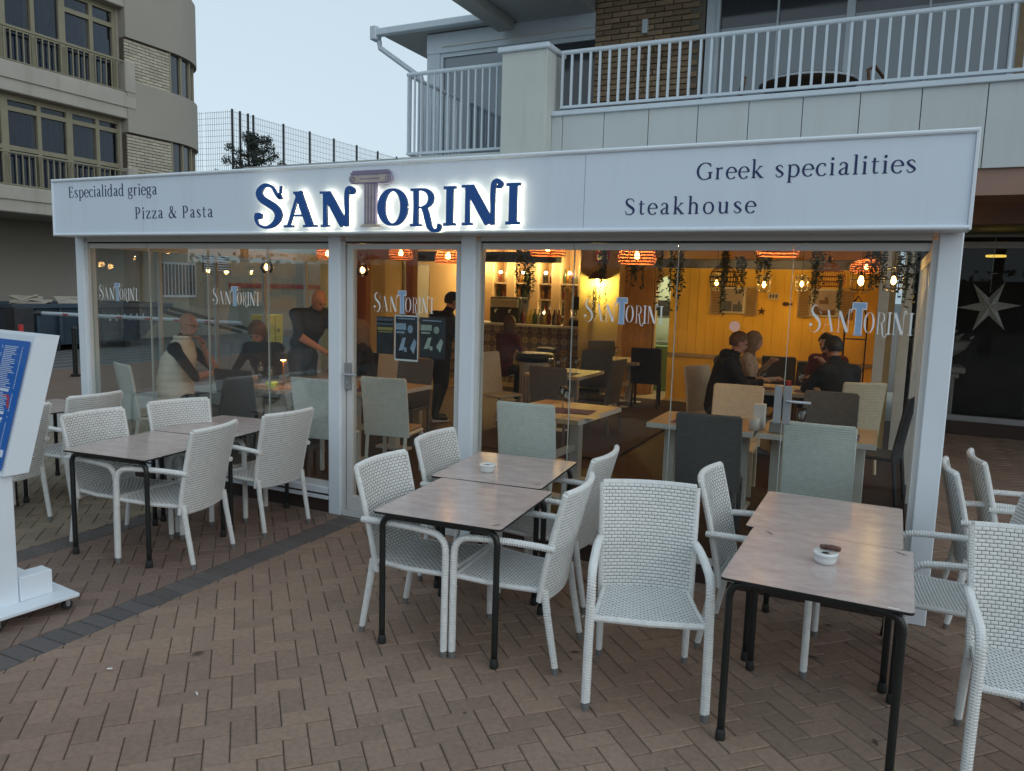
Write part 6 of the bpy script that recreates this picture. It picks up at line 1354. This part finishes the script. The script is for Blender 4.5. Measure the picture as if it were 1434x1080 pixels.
def person(label, x, y, deg, base, over, top='cloth_black', leg='cloth_black', hair='hair_dark', hairlen=0, sleeve=2, shoe='shoe', skin='skin', extra=None, bald=False, build=1.0, vox=.016):
    J = dict(base); ov = dict(over); P = {}
    for k in ('pelvis', 'waist', 'chest', 'neck', 'head'): P[k] = Vector(ov.get(k, J[k]))
    for k in ('sh', 'el', 'wr', 'hip', 'kn', 'an', 'toe'):
        v = J[k]; P[k+'R'] = Vector(ov.get(k+'R', v)); l = ov.get(k+'L', None); P[k+'L'] = Vector(l) if l else Vector((-v[0], v[1], v[2]))
    hd = P['head']; fwd = Vector(ov.get('look', (0, -1, -.15))).normalized(); up = (hd-P['neck']).normalized(); rt = fwd.cross(up).normalized(); up = rt.cross(fwd).normalized()
    T = Matrix((rt, -fwd, up)).transposed()      # local head axes: x right, -y forward, z up
    def hp(x_, y_, z_): return hd+T @ Vector((x_, y_, z_))
    bones = []   # (p, q, r0, r1, slot)
    B = build
    TP, LG, SK, SH = 0, 1, 2, 3
    bones += [(P['pelvis'], P['waist'], .135*B, .125*B, LG if base is STAND else TP), (P['waist'], P['chest'], .128*B, .14*B, TP), (P['chest'], P['neck'], .13*B, .07, TP), (P['shR'], P['shL'], .075, .075, TP), (P['neck'], hd, .055, .055, SK)]
    for s in 'RL':
        sg = 1 if s == 'R' else -1
        bones += [(P['sh'+s], P['el'+s], .058*B, .046*B, TP if sleeve >= 1 else SK), (P['el'+s], P['wr'+s], .044*B, .032, TP if sleeve >= 2 else SK)]
        hdv = (P['wr'+s]-P['el'+s]).normalized(); bones.append((P['wr'+s]+hdv*.02, P['wr'+s]+hdv*.075, .03, .034, SK))
        bones += [(P['hip'+s], P['kn'+s], .085*B, .060, LG), (P['kn'+s], P['an'+s], .056, .042, LG), (P['an'+s]-Vector((0, 0, .03)), P['toe'+s], .042, .036, SH)]
    b = MB()
    for p, q, r0, r1, sl in bones: capsule(b, p, q, r0, r1)
    for k, (w, d, h) in dict(chest=(.178*B, .125*B, .19), waist=(.155*B, .12*B, .14), pelvis=(.17*B, .13*B, .13)).items(): ellip(b, P[k], w, d, h)
    # head: skull, jaw, nose, brow, ears
    ellip(b, hp(0, .012, .025), .077, .092, .092, tilt=T); ellip(b, hp(0, -.020, -.045), .058, .066, .068, tilt=T)
    ellip(b, hp(0, -.062, -.088), .026, .022, .022, tilt=T); ellip(b, hp(0, -.098, -.018), .014, .020, .022, tilt=T); ellip(b, hp(0, -.084, .022), .045, .018, .014, tilt=T); ellip(b, hp(0, -.088, -.058), .022, .010, .010, tilt=T)
    for s in (-1, 1): ellip(b, hp(s*.078, .012, -.008), .012, .022, .032, tilt=T)
    me = b.mesh('tmp', M['skin']); o = bpy.data.objects.new('tmp', me); COL.objects.link(o)
    r = o.modifiers.new('r', 'REMESH'); r.mode = 'VOXEL'; r.voxel_size = vox; sm = o.modifiers.new('s', 'SMOOTH'); sm.iterations = 3; sm.factor = .5
    dg = bpy.context.evaluated_depsgraph_get(); ev = o.evaluated_get(dg); m2 = bpy.data.meshes.new_from_object(ev); bpy.data.objects.remove(o)
    m2.name = 'person_body'
    # limit surface slots
    def slot(c):
        if (c-hd).length < .135 and c.z > P['neck'].z-.5: 
            if (c-hd).length < (c-P['neck']).length+.02: return SK
        best = None; bs = TP
        for p, q, r0, r1, sl in bones:
            d = q-p; L2 = d.length_squared; t = max(0, min(1, (c-p).dot(d)/L2)) if L2 > 1e-9 else 0
            rr = r0+(r1-r0)*t; e = (c-(p+d*t)).length-rr
            if sl == SK and p is P['neck'] and t < .35: e += .05
            if best is None or e < best: best = e; bs = sl; 
        if sleeve == 1:
            pass
        return bs
    # fingers: five tapered bent chains per hand added to the same mesh
    fb = MB(); fb.v = [tuple(v.co) for v in m2.vertices]; fb.f = [tuple(p.vertices) for p in m2.polygons]; fb.mi = [slot(p.center) for p in m2.polygons]; nb_ = len(fb.f)
    for s in 'RL':
        sg = 1 if s == 'R' else -1; d = (P['wr'+s]-P['el'+s]).normalized(); pr = d.cross(Vector((0, 0, 1))); pr = pr.normalized() if pr.length > .2 else Vector((1, 0, 0)); nn = pr.cross(d).normalized(); base_ = P['wr'+s]+d*.085; fb.cur = SK
        for k in range(4):
            L = (.062, .072, .068, .054)[k]; a = base_+pr*(k-1.5)*.018; fb.tube([a, a+d*L*.45-nn*.004, a+d*L*.75-nn*.022, a+d*L*.85-nn*.042], [.0095, .009, .008, .006], 6)
        a = P['wr'+s]+d*.03+pr*.028*(-sg); fb.tube([a, a+pr*.022*(-sg)+d*.02, a+pr*.03*(-sg)+d*.045-nn*.01], [.012, .010, .008], 6)
    root = thing('person', label, 'person', (x, y, FZ), RAD(deg))
    body = fb.build('body', [M[top], M[leg], M[skin], M[shoe]], root, smooth=True)
    # eyes
    e = MB()
    for s in (-1, 1): ellip(e, hp(s*.03, -.083, .004), .011, .007, .007, 8, tilt=T)
    e.build('eyes', M['hair_dark'], body)
    if not bald:
        h = MB(); n = 20; m = 9; vs = []; fs = []; R = random.Random(int(x*100)+5)
        for i in range(m+1):
            t = i/m
            for k in range(n):
                a = 2*pi*k/n; fr = max(0, -sin(a)); sd = abs(cos(a)); lo = (.36 if fr > .55 else .52) + (.22 if sin(a) > .1 else 0) if hairlen == 0 else (.40+.36*(1-fr))
                th = t*pi*lo; rr = 1.07+R.uniform(-.035, .06); z_ = .022+.100*rr*cos(th)
                if hairlen and t > .6 and fr < .5: z_ -= hairlen*(t-.6)/.4
                vs.append(hp(.084*rr*sin(th)*cos(a) if i else 0, .012+.100*rr*sin(th)*sin(a) if i else .012, z_))
        for i in range(m):
            for k in range(n): fs.append((i*n+k, i*n+(k+1) % n, (i+1)*n+(k+1) % n, (i+1)*n+k))
        h.add(vs, fs); h.build('hair', M[hair], body, smooth=True)
    if extra: extra(body, P, hp, T)
    return root
def quilted(body, P, hp, T):
    b = MB(); prof = []; n = 22; nv = 44; a = P['pelvis']; c = P['chest']; vs = []; fs = []
    top = P['neck']+Vector((0, .01, -.005)); ctr = [a+Vector((0, 0, -.05)), P['waist'], c, Vector((P['shR']+P['shL'])/2)+Vector((0, 0, .0)), top]
    ws = [(.205, .175), (.20, .17), (.21, .165), (.20, .115), (.085, .085)]
    for i in range(nv+1):
        t = i/nv*4; k = min(3, int(t)); f = t-k; p = ctr[k].lerp(ctr[k+1], f); w = ws[k][0]*(1-f)+ws[k+1][0]*f; d = ws[k][1]*(1-f)+ws[k+1][1]*f
        if k == 3: w = ws[3][0]*(1-f**2.2)+ws[4][0]*f**2.2
        q = 1+.045*abs(sin(pi*i/3.6))
        for j in range(n): g = 2*pi*j/n; vs.append(p+Vector((w*q*cos(g), d*q*sin(g), 0)))
    for i in range(nv):
        for j in range(n): fs.append((i*n+j, i*n+(j+1) % n, (i+1)*n+(j+1) % n, (i+1)*n+j))
    b.add(vs, fs); b.build('quilted_vest', M['vest'], body, smooth=True)
    s = MB(); s.tube([P['neck']+Vector((.075*cos(g*pi/8), .075*sin(g*pi/8)+.01, .012)) for g in range(17)], .018, 8); s.build('collar', M['vest'], body, smooth=True)
def glasses(body, P, hp, T):
    s = MB()
    for sg_ in (-1, 1): s.tube([hp(sg_*.032+.02*cos(k*pi/6), -.100, .003+.016*sin(k*pi/6)) for k in range(13)], .002, 5); s.tube([hp(sg_*.055, -.098, .006), hp(sg_*.084, .01, .006)], .0022, 5)
    s.build('glasses', M['black'], body)
def vest_glasses(*a): quilted(*a); glasses(*a)
def cap(body, P, hp, T):
    s = MB(); n = 18; vs = []; fs = []
    for i in range(6):
        th = pi*.52*i/5
        for k in range(n): a = 2*pi*k/n; vs.append(hp(.092*sin(th)*cos(a), .008+.108*sin(th)*sin(a), .035+.10*cos(th)))
    for i in range(5):
        for k in range(n): fs.append((i*n+k, i*n+(k+1) % n, (i+1)*n+(k+1) % n, (i+1)*n+k))
    s.add(vs, fs); s.add([hp(-.06, -.08, .035), hp(.06, -.08, .035), hp(.045, -.16, .022), hp(-.045, -.16, .022), hp(-.06, -.08, .028), hp(.06, -.08, .028), hp(.045, -.16, .015), hp(-.045, -.16, .015)], [(0, 1, 2, 3), (4, 7, 6, 5), (0, 4, 5, 1), (1, 5, 6, 2), (2, 6, 7, 3), (3, 7, 4, 0)]); s.build('cap', M['cloth_grey'], body, smooth=True)
def hood(body, P, hp, T):
    s = MB(); c = P['neck']+Vector((0, .08, .0)); ellip(s, c, .13, .08, .07, 14); ellip(s, P['neck']+Vector((0, .03, -.03)), .12, .10, .06, 14); s.build('hood', M['cloth_black'], body, smooth=True)
def soles(body, P, hp, T):
    s = MB()
    for q in 'RL': capsule(s, P['an'+q]+Vector((0, .02, -.075)), P['toe'+q]+Vector((0, -.01, -.028)), .03, .03)
    s.build('shoe_soles', M['sole'], body, smooth=True)
# bald man in cream vest, hand at chin, facing right (+x)
person('bald man in cream quilted vest with glasses resting his hand at his chin', -6.64, .98, 116, SIT, dict(pelvis=(0, .06, .58), waist=(0, .08, .76), chest=(0, .03, 1.0), neck=(0, -.02, 1.20), head=(0, -.075, 1.345), look=(-.15, -1, -.2), shR=(.175, .0, 1.10), shL=(-.175, .0, 1.10), elR=(.22, -.26, .86), elL=(-.24, -.24, .82), wrR=(.04, -.20, 1.13), wrL=(-.06, -.36, .86)), 'cloth_black', 'cloth_grey', bald=True, sleeve=1, extra=vest_glasses, build=1.05)
person('brown haired woman in dark top looking down at the table', -6.22, 1.75, 20, SIT, dict(chest=(0, -.05, .98), neck=(0, -.12, 1.15), head=(0, -.20, 1.27), look=(-.1, -.75, -.7), shR=(.17, -.05, 1.08), shL=(-.17, -.05, 1.08), elR=(.25, -.22, .84), elL=(-.25, -.22, .84), wrR=(.10, -.42, .80), wrL=(-.12, -.40, .80)), 'cloth_black', 'cloth_black', hair='hair_brown', hairlen=.10, build=.92)
person('bald waiter in dark shirt and black apron top leaning forward beside the post', -6.12, 2.25, 75, STAND, dict(chest=(.0, -.13, 1.32), neck=(0, -.24, 1.50), head=(0, -.33, 1.62), look=(0, -.9, -.55), waist=(0, -.03, 1.12), shR=(.20, -.16, 1.46), shL=(-.20, -.16, 1.46), elR=(.30, -.26, 1.20), elL=(-.28, -.36, 1.22), wrR=(.12, -.50, 1.10), wrL=(-.10, -.52, 1.08)), 'cloth_navy', 'jeans', bald=True, sleeve=1, build=1.15)
person('waiter in black cap standing in black clothes and dark trainers with white soles', -5.40, 4.15, 150, STAND, dict(waist=(0, -.02, 1.12), chest=(0, -.07, 1.31), neck=(0, -.12, 1.49), head=(0, -.17, 1.62), elR=(.26, -.10, 1.18), wrR=(.12, -.28, 1.20), elL=(-.26, -.10, 1.18), wrL=(-.10, -.28, 1.20), look=(0, -1, -.4), anL=(-.10, .12, .09), toeL=(-.12, -.04, .04)), 'cloth_black', 'cloth_black', build=1.22, extra=lambda *a: (cap(*a), soles(*a)))
person('long haired woman in black with a maroon coat behind the entrance door', -5.62, 2.75, -60, SIT, dict(), 'cloth_black', 'cloth_maroon', hair='hair_blonde', hairlen=.22, build=.95)
person('diner in a black hooded top with back half turned at the group table', -1.62, 4.10, 118, SIT, dict(chest=(0, -.04, .98), neck=(0, -.10, 1.14), head=(0, -.15, 1.28), look=(0, -1, -.3), wrR=(.1, -.40, .86), wrL=(-.1, -.40, .86), elR=(.27, -.16, .84), elL=(-.27, -.16, .84)), 'cloth_black', 'cloth_black', hair='hair_brown', extra=hood, build=1.18)
person('woman in a spotted cream blouse seated beyond the black hooded diner', -1.50, 4.95, 95, SIT, dict(head=(0, -.06, 1.26), look=(.2, -1, -.1), wrR=(.05, -.25, 1.0), wrL=(-.10, -.32, .82)), 'cloth_spot', 'cloth_grey', hair='hair_blonde', hairlen=.16, build=.98)
person('diner in a dark jacket and grey cap seen from behind at the group table', -.42, 4.00, -148, SIT, dict(chest=(0, -.05, .98), neck=(0, -.10, 1.14), head=(0, -.15, 1.28), look=(0, -1, -.3), elR=(.28, -.14, .84), elL=(-.28, -.14, .84)), 'cloth_black', 'cloth_black', extra=cap, build=1.2)
person('diner with pink shirt leaning on the far side of the group table', -.62, 5.45, -20, SIT, dict(head=(0, -.10, 1.26), wrR=(.06, -.22, 1.02), wrL=(-.08, -.32, .84)), 'cloth_red', 'cloth_grey', hair='hair_dark')
person('woman in dark red checked top seated beyond the second bay post', -5.35, 6.1, 165, SIT, dict(), 'cloth_red', 'cloth_black', hair='hair_brown', hairlen=.1, build=.95)
